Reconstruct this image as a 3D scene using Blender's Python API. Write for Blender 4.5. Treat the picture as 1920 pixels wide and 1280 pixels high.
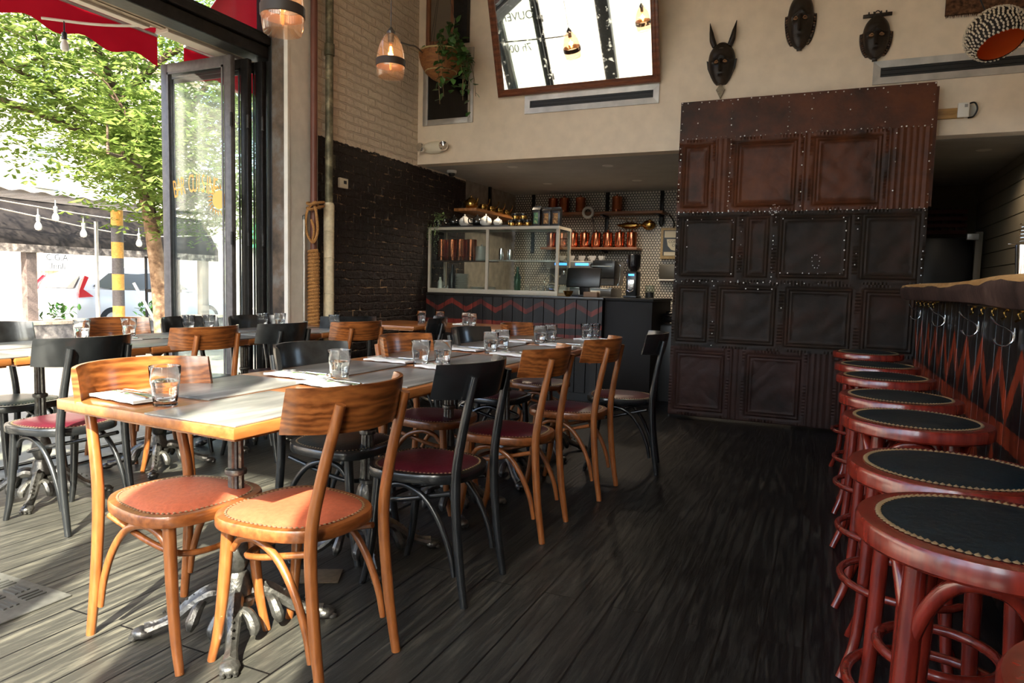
import bpy, bmesh, math, random
from mathutils import Vector, Matrix
PI=math.pi
random.seed(7)
S=bpy.context.scene
for o in list(bpy.data.objects): bpy.data.objects.remove(o)
COL=S.collection

# ---------------------------------------------------------------- camera
YAW,PITCH,ROLL=0.4208914,0.08216009,0.02490565
fw=Vector((-math.sin(YAW)*math.cos(PITCH),math.cos(YAW)*math.cos(PITCH),-math.sin(PITCH)))
rt=fw.cross(Vector((0,0,1))).normalized(); up=rt.cross(fw)
rt2=rt*math.cos(ROLL)+up*math.sin(ROLL); up2=-rt*math.sin(ROLL)+up*math.cos(ROLL)
cd=bpy.data.cameras.new('camera'); cam=bpy.data.objects.new('camera',cd); COL.objects.link(cam)
cam.matrix_world=Matrix(((rt2.x,up2.x,-fw.x,0),(rt2.y,up2.y,-fw.y,0),(rt2.z,up2.z,-fw.z,1.12),(0,0,0,1)))
cd.sensor_width=36; cd.lens=1300.46/1920*36; cd.clip_start=.05; cd.clip_end=300
cd.dof.use_dof=False
S.camera=cam
# ---------------------------------------------------------------- sky, sun, exposure
W=bpy.data.worlds.new('sky'); S.world=W; W.use_nodes=True
wn=W.node_tree; wn.nodes.clear()
sky=wn.nodes.new('ShaderNodeTexSky'); sky.sky_type='NISHITA'; sky.sun_disc=False
sky.sun_elevation=math.radians(40); sky.sun_rotation=math.radians(154); sky.air_density=1.0; sky.dust_density=3.0
bg=wn.nodes.new('ShaderNodeBackground'); bg.inputs[1].default_value=1.05
wo=wn.nodes.new('ShaderNodeOutputWorld')
wn.links.new(sky.outputs[0],bg.inputs[0]); wn.links.new(bg.outputs[0],wo.inputs[0])
sd=bpy.data.lights.new('sun','SUN'); sun=bpy.data.objects.new('sun',sd); COL.objects.link(sun)
sd.energy=21.0; sd.angle=math.radians(.6); sd.color=(1,.9,.74)
EL=math.radians(40); az=Vector((-.44,.9,0)).normalized()
sun.rotation_euler=(Vector((az.x*math.cos(EL),az.y*math.cos(EL),-math.sin(EL)))).to_track_quat('-Z','Y').to_euler()
S.view_settings.view_transform='Standard'; S.view_settings.look='None'
S.view_settings.exposure=0.58; S.view_settings.gamma=1; S.view_settings.use_curve_mapping=False

# ---------------------------------------------------------------- object helpers
def tag(o,label,cat,group=None,kind=None):
    o['label']=label; o['category']=cat
    if group: o['group']=group
    if kind: o['kind']=kind
    return o
def thing(name,label,cat,loc=(0,0,0),rz=0,group=None):
    o=bpy.data.objects.new(name,None); COL.objects.link(o); o.empty_display_size=.05
    o.location=loc; o.rotation_euler=(0,0,rz)
    return tag(o,label,cat,group)
def obj(name,bm,mat,parent=None,smooth=True,loc=None,rot=None):
    me=bpy.data.meshes.new(name); bmesh.ops.recalc_face_normals(bm,faces=bm.faces); bm.to_mesh(me); bm.free()
    for m in (mat if isinstance(mat,(list,tuple)) else [mat]): me.materials.append(m)
    if smooth:
        for p in me.polygons: p.use_smooth=True
        try: me.set_sharp_from_angle(angle=math.radians(38))
        except Exception: pass
    o=bpy.data.objects.new(name,me); COL.objects.link(o)
    if parent: o.parent=parent
    if loc: o.location=loc
    if rot: o.rotation_euler=rot
    return o
def struct(name,bm,mat,smooth=False,parent=None):
    o=obj(name,bm,mat,parent,smooth)
    if not parent: o['kind']='structure'
    return o
def dup(root,loc,rz=None,label=None,group=None):
    r=root.copy(); COL.objects.link(r); r.location=loc
    if rz is not None: r.rotation_euler=(0,0,rz)
    if label: r['label']=label
    if group: r['group']=group
    for ch in list(root.children):
        c=ch.copy(); COL.objects.link(c); c.parent=r
        for g in list(ch.children):
            d=g.copy(); COL.objects.link(d); d.parent=c
    return r
# ---------------------------------------------------------------- mesh helpers
NB=bmesh.new
def box(bm,c,s,bev=0,rz=0,mi=0,rx=0,ry=0):
    m=Matrix.Translation(c)@Matrix.Rotation(rz,4,'Z')@Matrix.Rotation(ry,4,'Y')@Matrix.Rotation(rx,4,'X')@Matrix.Diagonal((s[0],s[1],s[2],1))
    r=bmesh.ops.create_cube(bm,size=1,matrix=m); fs=list({f for v in r['verts'] for f in v.link_faces})
    for f in fs: f.material_index=mi
    if bev:
        es=list({e for v in r['verts'] for e in v.link_edges})
        b=bmesh.ops.bevel(bm,geom=es,offset=bev,segments=2,affect='EDGES',profile=.5)
        for f in b['faces']: f.material_index=mi
    return bm
def bb(bm,x0,x1,y0,y1,z0,z1,bev=0,mi=0): return box(bm,((x0+x1)/2,(y0+y1)/2,(z0+z1)/2),(abs(x1-x0),abs(y1-y0),abs(z1-z0)),bev,mi=mi)
def spath(P,k=6,closed=False):
    P=[Vector(p) for p in P]; n=len(P); out=[]
    for i in range(n if closed else n-1):
        a=P[(i-1)%n] if closed or i>0 else P[0]*2-P[1]
        b=P[i]; c=P[(i+1)%n]; d=P[(i+2)%n] if closed or i+2<n else P[-1]*2-P[-2]
        for j in range(k):
            t=j/k; out.append(.5*((2*b)+(c-a)*t+(2*a-5*b+4*c-d)*t*t+(3*b-a-3*c+d)*t**3))
    if not closed: out.append(P[-1])
    return out
def tube(bm,P,r,n=10,closed=False,sec=None,mi=0,upv=None):
    """sweep; r = number or list; sec = list of 2D section points (scaled by r)"""
    P=[Vector(p) for p in P]; m=len(P)
    if not isinstance(r,(list,tuple)): r=[r]*m
    elif len(r)!=m:
        R=r; r=[]
        for i in range(m):
            t=i/(m-1)*(len(R)-1); k=min(int(t),len(R)-2); r.append(R[k]*(1-(t-k))+R[k+1]*(t-k))
    sec=sec or [(math.cos(2*PI*i/n),math.sin(2*PI*i/n)) for i in range(n)]
    n=len(sec); rings=[]; nx=None
    for i in range(m):
        a=P[i-1] if (i>0 or closed) else P[0]; b=P[(i+1)%m] if (i<m-1 or closed) else P[-1]
        t=(b-a).normalized()
        if upv is not None: nx=Vector(upv).cross(t)
        elif nx is None:
            nx=t.cross(Vector((0,0,1)));
            if nx.length<.05: nx=t.cross(Vector((0,1,0)))
        nx=(nx-t*nx.dot(t)).normalized(); ny=t.cross(nx)
        rings.append([bm.verts.new(P[i]+(nx*u+ny*v)*r[i]) for u,v in sec])
    for i in range(m if closed else m-1):
        A=rings[i]; B=rings[(i+1)%m]
        for j in range(n):
            f=bm.faces.new((A[j],A[(j+1)%n],B[(j+1)%n],B[j])); f.material_index=mi
    if not closed:
        for R_ in (rings[0],rings[-1]):
            f=bm.faces.new(R_); f.material_index=mi
    return bm
def lathe(bm,prof,n=24,c=(0,0,0),flute=None,mi=0,mat=None):
    rings=[]
    for r,z in prof:
        ring=[]
        for i in range(n):
            a=2*PI*i/n; rr=r
            if flute: rr=r*flute(a,z)
            v=Vector((rr*math.cos(a),rr*math.sin(a),z))
            if mat: v=mat@v
            ring.append(bm.verts.new(v+Vector(c)))
        rings.append(ring)
    for A,B in zip(rings,rings[1:]):
        for j in range(n):
            f=bm.faces.new((A[j],A[(j+1)%n],B[(j+1)%n],B[j])); f.material_index=mi
    for R_,p in ((rings[0],prof[0]),(rings[-1],prof[-1])):
        if p[0]>1e-5:
            f=bm.faces.new(R_); f.material_index=mi
        else: bmesh.ops.remove_doubles(bm,verts=R_,dist=1e-4)
    return bm
def blob(bm,c,s,sub=2,rz=0,mi=0):
    m=Matrix.Translation(c)@Matrix.Rotation(rz,4,'Z')@Matrix.Diagonal((s[0],s[1],s[2],1))
    r=bmesh.ops.create_icosphere(bm,subdivisions=sub,radius=1,matrix=m)
    for v in r['verts']:
        for f in v.link_faces: f.material_index=mi
    return bm
def prism(bm,poly,fn,d,mi=0):
    """poly 2D outline -> fn(u,v,w) 3D, extruded w 0..d"""
    A=[bm.verts.new(fn(u,v,0)) for u,v in poly]; B=[bm.verts.new(fn(u,v,d)) for u,v in poly]; n=len(poly)
    fs=[bm.faces.new(A),bm.faces.new(B)]
    for i in range(n): fs.append(bm.faces.new((A[i],A[(i+1)%n],B[(i+1)%n],B[i])))
    for f in fs: f.material_index=mi
    return bm
def grid(bm,nu,nv,fn,mi=0):
    V=[[bm.verts.new(fn(i/nu,j/nv)) for j in range(nv+1)] for i in range(nu+1)]
    for i in range(nu):
        for j in range(nv):
            f=bm.faces.new((V[i][j],V[i+1][j],V[i+1][j+1],V[i][j+1])); f.material_index=mi
    return V
def text_obj(name,body,size,mat,parent,loc,rot,extr=.0006,align='CENTER'):
    cu=bpy.data.curves.new(name,'FONT'); cu.body=body; cu.size=size; cu.extrude=extr; cu.align_x=align; cu.align_y='CENTER'
    t=bpy.data.objects.new(name,cu); COL.objects.link(t)
    me=bpy.data.meshes.new_from_object(t); bpy.data.objects.remove(t)
    me.materials.clear(); me.materials.append(mat)
    o=bpy.data.objects.new(name,me); COL.objects.link(o); o.parent=parent; o.location=loc; o.rotation_euler=rot
    return o

# ---------------------------------------------------------------- materials
def mk(name):
    m=bpy.data.materials.new(name); m.use_nodes=True; nt=m.node_tree; b=nt.nodes['Principled BSDF']; return m,nt,b
def N(nt,t,**k):
    n=nt.nodes.new(t)
    for a,v in k.items():
        if a.startswith('i_'):
            key=a[2:]; key=int(key) if key.isdigit() else key.replace('_',' ')
            n.inputs[key].default_value=v
        else: setattr(n,a,v)
    return n
def plain(name,col,rough=.5,metal=0,bump=0,bscale=40,coat=0,vary=0,emit=0,trans=0,spec=.5):
    m,nt,b=mk(name); b.inputs['Base Color'].default_value=(*col,1); b.inputs['Roughness'].default_value=rough
    b.inputs['Metallic'].default_value=metal; b.inputs['Specular IOR Level'].default_value=spec
    if coat: b.inputs['Coat Weight'].default_value=coat; b.inputs['Coat Roughness'].default_value=.12
    if trans: b.inputs['Transmission Weight'].default_value=trans
    if emit: b.inputs['Emission Color'].default_value=(*col,1); b.inputs['Emission Strength'].default_value=emit
    if bump or vary:
        tc=N(nt,'ShaderNodeTexCoord'); no=N(nt,'ShaderNodeTexNoise',i_Scale=bscale,i_Detail=4.0); nt.links.new(tc.outputs['Object'],no.inputs['Vector'])
        if bump:
            bu=N(nt,'ShaderNodeBump',i_Strength=bump,i_Distance=.01); nt.links.new(no.outputs[0],bu.inputs['Height']); nt.links.new(bu.outputs[0],b.inputs['Normal'])
        if vary:
            r=N(nt,'ShaderNodeValToRGB'); r.color_ramp.elements[0].position=.35; r.color_ramp.elements[1].position=.68
            r.color_ramp.elements[0].color=(*[c*(1-vary) for c in col],1); r.color_ramp.elements[1].color=(*[min(1,c*(1+vary)) for c in col],1)
            nt.links.new(no.outputs[0],r.inputs[0]); nt.links.new(r.outputs[0],b.inputs['Base Color'])
    return m
def wood(name,c1,c2,rough=.33,scale=(1,1,1),coat=.3,ring=5,distort=3,axis='X',rings=False,wear=0,wcol=(.5,.4,.3),band=.2):
    """grain runs along axis, in object coordinates"""
    m,nt,b=mk(name); L=nt.links.new
    tc=N(nt,'ShaderNodeTexCoord'); mp=N(nt,'ShaderNodeMapping'); s={'X':(.18,1,1),'Y':(1,.18,1),'Z':(1,1,.18)}[axis]
    mp.inputs['Scale'].default_value=[a*q for a,q in zip(s,scale)]; L(tc.outputs['Object'],mp.inputs['Vector'])
    wv=N(nt,'ShaderNodeTexWave',wave_type='RINGS' if rings else 'BANDS',bands_direction={'X':'Z','Y':'X','Z':'X'}[axis],i_Scale=float(ring),i_Distortion=float(distort),i_Detail=3.0,i_Detail_Scale=1.3)
    L(mp.outputs[0],wv.inputs['Vector'])
    no=N(nt,'ShaderNodeTexNoise',i_Scale=60.0,i_Detail=5.0); L(mp.outputs[0],no.inputs['Vector'])
    mx=N(nt,'ShaderNodeMath',operation='MULTIPLY_ADD'); mx.inputs[1].default_value=band; L(wv.outputs[1],mx.inputs[0])
    m2=N(nt,'ShaderNodeMath',operation='MULTIPLY'); m2.inputs[1].default_value=1-band; L(no.outputs[0],m2.inputs[0]); L(m2.outputs[0],mx.inputs[2])
    r=N(nt,'ShaderNodeValToRGB'); r.color_ramp.elements[0].color=(*c1,1); r.color_ramp.elements[1].color=(*c2,1); r.color_ramp.elements[0].position=.3; r.color_ramp.elements[1].position=.7
    L(mx.outputs[0],r.inputs[0]); out=r.outputs[0]
    if wear:
        n2=N(nt,'ShaderNodeTexNoise',i_Scale=22.0,i_Detail=6.0,i_Roughness=.7); L(tc.outputs['Object'],n2.inputs['Vector'])
        r2=N(nt,'ShaderNodeValToRGB'); r2.color_ramp.elements[0].position=.7-wear*.1; r2.color_ramp.elements[1].position=.74-wear*.1; L(n2.outputs[0],r2.inputs[0])
        mm=N(nt,'ShaderNodeMixRGB'); mm.inputs[2].default_value=(*wcol,1); L(r2.outputs[0],mm.inputs[0]); L(out,mm.inputs[1]); out=mm.outputs[0]
    L(out,b.inputs['Base Color']); b.inputs['Roughness'].default_value=rough
    b.inputs['Coat Weight'].default_value=coat; b.inputs['Coat Roughness'].default_value=.15
    bu=N(nt,'ShaderNodeBump',i_Strength=.12,i_Distance=.004); L(no.outputs[0],bu.inputs['Height']); L(bu.outputs[0],b.inputs['Normal'])
    return m
def thin_glass(name,tint=(1,1,1),refl=.9,dust=0):
    m,nt,b=mk(name); nt.nodes.remove(b); L=nt.links.new
    tr=N(nt,'ShaderNodeBsdfTransparent'); tr.inputs[0].default_value=(*tint,1)
    gl=N(nt,'ShaderNodeBsdfGlossy'); gl.inputs['Roughness'].default_value=.02
    lw=N(nt,'ShaderNodeLayerWeight',i_Blend=.5); pw=N(nt,'ShaderNodeMath',operation='POWER'); pw.inputs[1].default_value=4; L(lw.outputs['Facing'],pw.inputs[0])
    mu=N(nt,'ShaderNodeMath',operation='MULTIPLY_ADD'); mu.inputs[1].default_value=.9*refl; mu.inputs[2].default_value=.04*refl; L(pw.outputs[0],mu.inputs[0])
    mx=N(nt,'ShaderNodeMixShader'); L(mu.outputs[0],mx.inputs[0]); L(tr.outputs[0],mx.inputs[1]); L(gl.outputs[0],mx.inputs[2]); out=mx.outputs[0]
    if dust:
        df=N(nt,'ShaderNodeBsdfDiffuse'); df.inputs[0].default_value=(.8,.85,.85,1); m3=N(nt,'ShaderNodeMixShader'); m3.inputs[0].default_value=dust
        L(out,m3.inputs[1]); L(df.outputs[0],m3.inputs[2]); out=m3.outputs[0]
    L(out,nt.nodes['Material Output'].inputs[0]); return m
M={}
M['wood']=wood('varnished_beech',(.15,.042,.010),(.34,.112,.030),rough=.3,coat=.35,ring=3,axis='X',wear=.05,band=.15)
M['back_wood']=wood('varnished_beech_backrest',(.12,.032,.007),(.35,.118,.030),rough=.28,coat=.4,ring=15,distort=11,axis='X',wear=.03,band=.26,scale=(1,.5,1))
M['woodleg']=wood('varnished_beech_leg',(.16,.045,.010),(.32,.108,.028),rough=.3,coat=.35,ring=3,axis='Z',band=.1,wear=.25,wcol=(.55,.36,.18))
M['table_wood']=wood('table_edge_wood',(.22,.07,.016),(.38,.14,.038),rough=.3,coat=.4,ring=3,axis='Y',band=.1)
M['black_lacq']=plain('black_lacquer',(.011,.012,.013),.27,coat=.5,bump=.05,vary=.3,bscale=14)
M['black_worn']=plain('black_lacquer_worn',(.016,.018,.019),.3,coat=.4,bump=.08,vary=.5,bscale=25)
M['orange_leather']=plain('russet_leather',(.46,.115,.055),.42,bump=.15,bscale=60,vary=.12)
M['burgundy_leather']=plain('burgundy_leather',(.085,.010,.020),.3,bump=.12,bscale=60,vary=.2)
M['black_leather']=plain('black_leather',(.012,.013,.013),.3,bump=.12,bscale=60,vary=.2)
M['teal_leather']=plain('dark_blue_green_leather',(.004,.013,.018),.42,bump=.12,bscale=70,vary=.25,spec=.22)
M['nail']=plain('antique_brass_nail',(.66,.54,.34),.35,metal=.85)
M['nail_steel']=plain('steel_rivet',(.75,.72,.68),.3,metal=.9)
M['redwood']=wood('cherry_red_stained_wood',(.115,.009,.005),(.25,.024,.012),rough=.25,coat=.6,ring=2,axis='Z',band=.0,wear=.12,wcol=(.45,.2,.12))
M['iron']=plain('cast_iron',(.13,.125,.115),.36,metal=.8,bump=.35,bscale=55,vary=.25)
M['steel']=plain('steel',(.62,.6,.57),.22,metal=1)
M['chrome']=plain('chrome',(.82,.82,.82),.08,metal=1)
M['dull_steel']=plain('brushed_steel',(.5,.47,.43),.42,metal=.6,vary=.15,bscale=8)
M['copper']=plain('copper',(.62,.2,.10),.2,metal=1,vary=.15,bscale=12)
M['brass']=plain('brass',(.60,.36,.10),.22,metal=1,vary=.2,bscale=10)
M['black_metal']=plain('black_frame_metal',(.010,.009,.009),.4,bump=.12,bscale=30,vary=.4,spec=.3)
M['grey_metal']=plain('grey_painted_frame',(.085,.078,.078),.5,bump=.1,bscale=25,vary=.2)
M['white_cloth']=plain('white_cloth',(.8,.79,.77),.8,bump=.1,bscale=90)
M['green']=plain('green_stripe',(.10,.22,.05),.8)
M['white_paint']=plain('painted_plaster',(.78,.655,.505),.75,bump=.12,bscale=9,vary=.05)
M['white_trim']=plain('white_trim',(.60,.56,.49),.6,bump=.05,bscale=12,vary=.06)
M['ceiling_grey']=plain('grey_painted_plaster',(.48,.46,.42),.7,vary=.06,bscale=5)
M['kitchen_plaster']=plain('aged_plaster',(.33,.29,.24),.85,bump=.3,bscale=10,vary=.2)
M['dark_void']=plain('dark_recess',(.006,.006,.006),.5)
M['screen']=plain('black_plastic',(.008,.008,.009),.3)
M['ceramic']=plain('white_ceramic',(.75,.73,.69),.18,coat=.5)
M['ceramic_dk']=plain('black_ceramic',(.01,.01,.01),.12,coat=.6)
M['rope']=plain('rope',(.36,.17,.05),.85,bump=.8,bscale=120,vary=.35)
M['wrap']=plain('cream_pipe_wrap',(.62,.53,.36),.8,bump=.3,bscale=40,vary=.1)
M['cream']=plain('cream_plastic',(.72,.65,.50),.4)
M['white_plastic']=plain('white_plastic',(.72,.7,.64),.4)
M['leaf']=plain('house_plant_leaf',(.045,.13,.025),.4,vary=.5,bscale=12)
M['leaf_pale']=plain('pale_plant_leaf',(.20,.30,.12),.5,vary=.4,bscale=20)
M['blue_led']=plain('blue_display',(.05,.3,1),.4,emit=2.5)
M['bulb']=plain('warm_filament',(1,.45,.12),.4,emit=28)
M['clear']=thin_glass('clear_window_glass',(.94,.97,.96),.7,dust=.012)
M['case_glass']=thin_glass('display_case_glass',(.86,.90,.88),.7,dust=.008)
M['amber_glass']=thin_glass('amber_pendant_glass',(.98,.80,.66),1.0,dust=.05)
m,nt,b=mk('tumbler_glass'); b.inputs['Base Color'].default_value=(.98,1,1,1); b.inputs['Roughness'].default_value=.015; b.inputs['Transmission Weight'].default_value=1; b.inputs['IOR'].default_value=1.47; M['glass']=m
m,nt,b=mk('water'); b.inputs['Base Color'].default_value=(1,1,1,1); b.inputs['Roughness'].default_value=0; b.inputs['Transmission Weight'].default_value=1; b.inputs['IOR'].default_value=1.33; M['water']=m
m,nt,b=mk('green_glass'); b.inputs['Base Color'].default_value=(.08,.25,.14,1); b.inputs['Roughness'].default_value=.05; b.inputs['Transmission Weight'].default_value=.7; M['green_glass']=m

def mat_floor():
    m,nt,b=mk('ebonised_floorboards'); L=nt.links.new
    tc=N(nt,'ShaderNodeTexCoord'); sp=N(nt,'ShaderNodeSeparateXYZ'); L(tc.outputs['Object'],sp.inputs[0])
    cb=N(nt,'ShaderNodeCombineXYZ'); L(sp.outputs[1],cb.inputs[0]); L(sp.outputs[0],cb.inputs[1])
    br=N(nt,'ShaderNodeTexBrick',offset=.37,i_Scale=1.0,i_Mortar_Size=.004,i_Brick_Width=2.3,i_Row_Height=.125,i_Mortar_Smooth=.3); L(cb.outputs[0],br.inputs['Vector'])
    br.inputs['Color1'].default_value=(0,0,0,1); br.inputs['Color2'].default_value=(1,1,1,1); br.inputs['Mortar'].default_value=(.5,.5,.5,1)
    mp=N(nt,'ShaderNodeMapping'); mp.inputs['Scale'].default_value=(1,.09,1); L(tc.outputs['Object'],mp.inputs[0])
    # offset grain per board
    ad=N(nt,'ShaderNodeVectorMath',operation='ADD'); sc=N(nt,'ShaderNodeVectorMath',operation='SCALE'); sc.inputs['Scale'].default_value=23.7; L(br.outputs[0],sc.inputs[0]); L(mp.outputs[0],ad.inputs[0]); L(sc.outputs[0],ad.inputs[1])
    wv=N(nt,'ShaderNodeTexWave',bands_direction='X',i_Scale=5.0,i_Distortion=16.0,i_Detail=6.0,i_Detail_Scale=2.2,i_Detail_Roughness=.65); L(ad.outputs[0],wv.inputs['Vector'])
    n1=N(nt,'ShaderNodeTexNoise',i_Scale=1.1,i_Detail=6.0,i_Roughness=.65); L(tc.outputs['Object'],n1.inputs['Vector'])
    n3=N(nt,'ShaderNodeTexNoise',i_Scale=60.0,i_Detail=6.0,i_Roughness=.7); L(ad.outputs[0],n3.inputs['Vector'])
    # worn = grain * patch
    r1=N(nt,'ShaderNodeValToRGB'); r1.color_ramp.elements[0].position=.42; r1.color_ramp.elements[1].position=.72; L(n1.outputs[0],r1.inputs[0])
    r2=N(nt,'ShaderNodeValToRGB'); r2.color_ramp.elements[0].position=.45; r2.color_ramp.elements[1].position=.95; L(wv.outputs[1],r2.inputs[0])
    mu=N(nt,'ShaderNodeMath',operation='MULTIPLY'); L(r1.outputs[0],mu.inputs[0]); L(r2.outputs[0],mu.inputs[1])
    r3=N(nt,'ShaderNodeValToRGB'); r3.color_ramp.elements[0].position=.5; r3.color_ramp.elements[1].position=.75; L(n3.outputs[0],r3.inputs[0])
    ma=N(nt,'ShaderNodeMath',operation='MULTIPLY_ADD'); ma.inputs[1].default_value=.26; L(r3.outputs[0],ma.inputs[0]); 
    mu2=N(nt,'ShaderNodeMath',operation='MULTIPLY'); mu2.inputs[1].default_value=.34; L(mu.outputs[0],mu2.inputs[0]); L(mu2.outputs[0],ma.inputs[2])
    # paler, greyer and rougher boards near the open front-left corner of the room (a patch on the boards)
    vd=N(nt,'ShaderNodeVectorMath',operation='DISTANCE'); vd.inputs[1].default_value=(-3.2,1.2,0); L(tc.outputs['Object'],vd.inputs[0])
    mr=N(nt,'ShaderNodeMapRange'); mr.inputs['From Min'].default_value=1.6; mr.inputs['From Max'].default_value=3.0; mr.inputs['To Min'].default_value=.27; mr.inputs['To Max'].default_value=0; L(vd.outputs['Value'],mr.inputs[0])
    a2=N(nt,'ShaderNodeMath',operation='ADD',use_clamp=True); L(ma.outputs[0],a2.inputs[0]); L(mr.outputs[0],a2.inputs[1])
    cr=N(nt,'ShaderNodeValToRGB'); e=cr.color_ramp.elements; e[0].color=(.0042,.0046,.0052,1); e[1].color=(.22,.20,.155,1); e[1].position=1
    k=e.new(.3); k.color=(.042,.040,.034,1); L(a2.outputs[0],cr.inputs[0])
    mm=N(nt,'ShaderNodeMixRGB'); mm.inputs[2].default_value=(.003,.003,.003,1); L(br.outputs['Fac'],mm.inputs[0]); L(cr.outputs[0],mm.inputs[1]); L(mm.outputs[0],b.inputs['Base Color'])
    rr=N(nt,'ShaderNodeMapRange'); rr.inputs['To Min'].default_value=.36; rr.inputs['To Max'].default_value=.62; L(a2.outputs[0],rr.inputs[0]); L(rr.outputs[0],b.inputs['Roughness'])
    h=N(nt,'ShaderNodeMath',operation='SUBTRACT'); L(wv.outputs[1],h.inputs[0]); L(br.outputs['Fac'],h.inputs[1])
    bu=N(nt,'ShaderNodeBump',i_Strength=.25,i_Distance=.003); L(h.outputs[0],bu.inputs['Height']); L(bu.outputs[0],b.inputs['Normal'])
    b.inputs['Specular IOR Level'].default_value=.25
    return m
M['floor']=mat_floor()
def mat_brick():
    m,nt,b=mk('two_tone_painted_brick'); L=nt.links.new
    tc=N(nt,'ShaderNodeTexCoord'); sp=N(nt,'ShaderNodeSeparateXYZ'); L(tc.outputs['Object'],sp.inputs[0])
    cb=N(nt,'ShaderNodeCombineXYZ'); L(sp.outputs[1],cb.inputs[0]); L(sp.outputs[2],cb.inputs[1])
    nw=N(nt,'ShaderNodeTexNoise',i_Scale=7.0,i_Detail=3.0); L(cb.outputs[0],nw.inputs['Vector'])
    sc=N(nt,'ShaderNodeVectorMath',operation='SCALE'); sc.inputs['Scale'].default_value=.035; L(nw.outputs[1],sc.inputs[0])
    ad=N(nt,'ShaderNodeVectorMath',operation='ADD'); L(cb.outputs[0],ad.inputs[0]); L(sc.outputs[0],ad.inputs[1])
    br=N(nt,'ShaderNodeTexBrick',i_Scale=1.0,i_Mortar_Size=.009,i_Brick_Width=.215,i_Row_Height=.072,i_Mortar_Smooth=.6,i_Bias=0.0); L(ad.outputs[0],br.inputs['Vector'])
    br.inputs['Color1'].default_value=(.2,.2,.2,1); br.inputs['Color2'].default_value=(1,1,1,1)
    n2=N(nt,'ShaderNodeTexNoise',i_Scale=17.0,i_Detail=6.0,i_Roughness=.6); L(cb.outputs[0],n2.inputs['Vector'])
    n4=N(nt,'ShaderNodeTexNoise',i_Scale=3.5,i_Detail=4.0); L(cb.outputs[0],n4.inputs['Vector'])
    # paint split
    e1=N(nt,'ShaderNodeMath',operation='MULTIPLY_ADD'); e1.inputs[1].default_value=.06; L(n2.outputs[0],e1.inputs[0]); L(sp.outputs[2],e1.inputs[2])
    gt=N(nt,'ShaderNodeMath',operation='GREATER_THAN'); gt.inputs[1].default_value=2.335; L(e1.outputs[0],gt.inputs[0])
    rl=N(nt,'ShaderNodeValToRGB'); rl.color_ramp.elements[0].color=(.66,.55,.42,1); rl.color_ramp.elements[1].color=(.84,.73,.58,1); L(n4.outputs[0],rl.inputs[0])
    # dark paint with chips of pale and ochre
    rd=N(nt,'ShaderNodeValToRGB'); ee=rd.color_ramp.elements; ee[0].color=(.004,.0025,.002,1); ee[1].color=(.020,.008,.005,1); L(n4.outputs[0],rd.inputs[0])
    chip=N(nt,'ShaderNodeTexNoise',i_Scale=9.0,i_Detail=7.0,i_Roughness=.75); L(ad.outputs[0],chip.inputs['Vector'])
    cm=N(nt,'ShaderNodeMath',operation='MULTIPLY_ADD'); cm.inputs[1].default_value=.12; L(br.outputs['Fac'],cm.inputs[0]); L(chip.outputs[0],cm.inputs[2])
    rc=N(nt,'ShaderNodeValToRGB'); rc.color_ramp.elements[0].position=.665; rc.color_ramp.elements[1].position=.71; L(cm.outputs[0],rc.inputs[0])
    mc=N(nt,'ShaderNodeMixRGB'); mc.inputs[2].default_value=(.34,.22,.12,1); L(rc.outputs[0],mc.inputs[0]); L(rd.outputs[0],mc.inputs[1])
    mx=N(nt,'ShaderNodeMixRGB'); L(gt.outputs[0],mx.inputs[0]); L(mc.outputs[0],mx.inputs[1]); L(rl.outputs[0],mx.inputs[2]); L(mx.outputs[0],b.inputs['Base Color'])
    rg=N(nt,'ShaderNodeMapRange'); rg.inputs['To Min'].default_value=.5; rg.inputs['To Max'].default_value=.75; L(gt.outputs[0],rg.inputs[0]); L(rg.outputs[0],b.inputs['Roughness'])
    inv=N(nt,'ShaderNodeMath',operation='SUBTRACT'); inv.inputs[0].default_value=1; L(br.outputs['Fac'],inv.inputs[1])
    h=N(nt,'ShaderNodeMath',operation='MULTIPLY_ADD'); h.inputs[1].default_value=1.5; L(n2.outputs[0],h.inputs[0]); L(inv.outputs[0],h.inputs[2])
    bu=N(nt,'ShaderNodeBump',i_Strength=1.0,i_Distance=.022); L(h.outputs[0],bu.inputs['Height']); L(bu.outputs[0],b.inputs['Normal'])
    return m
M['brick']=mat_brick()
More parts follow.
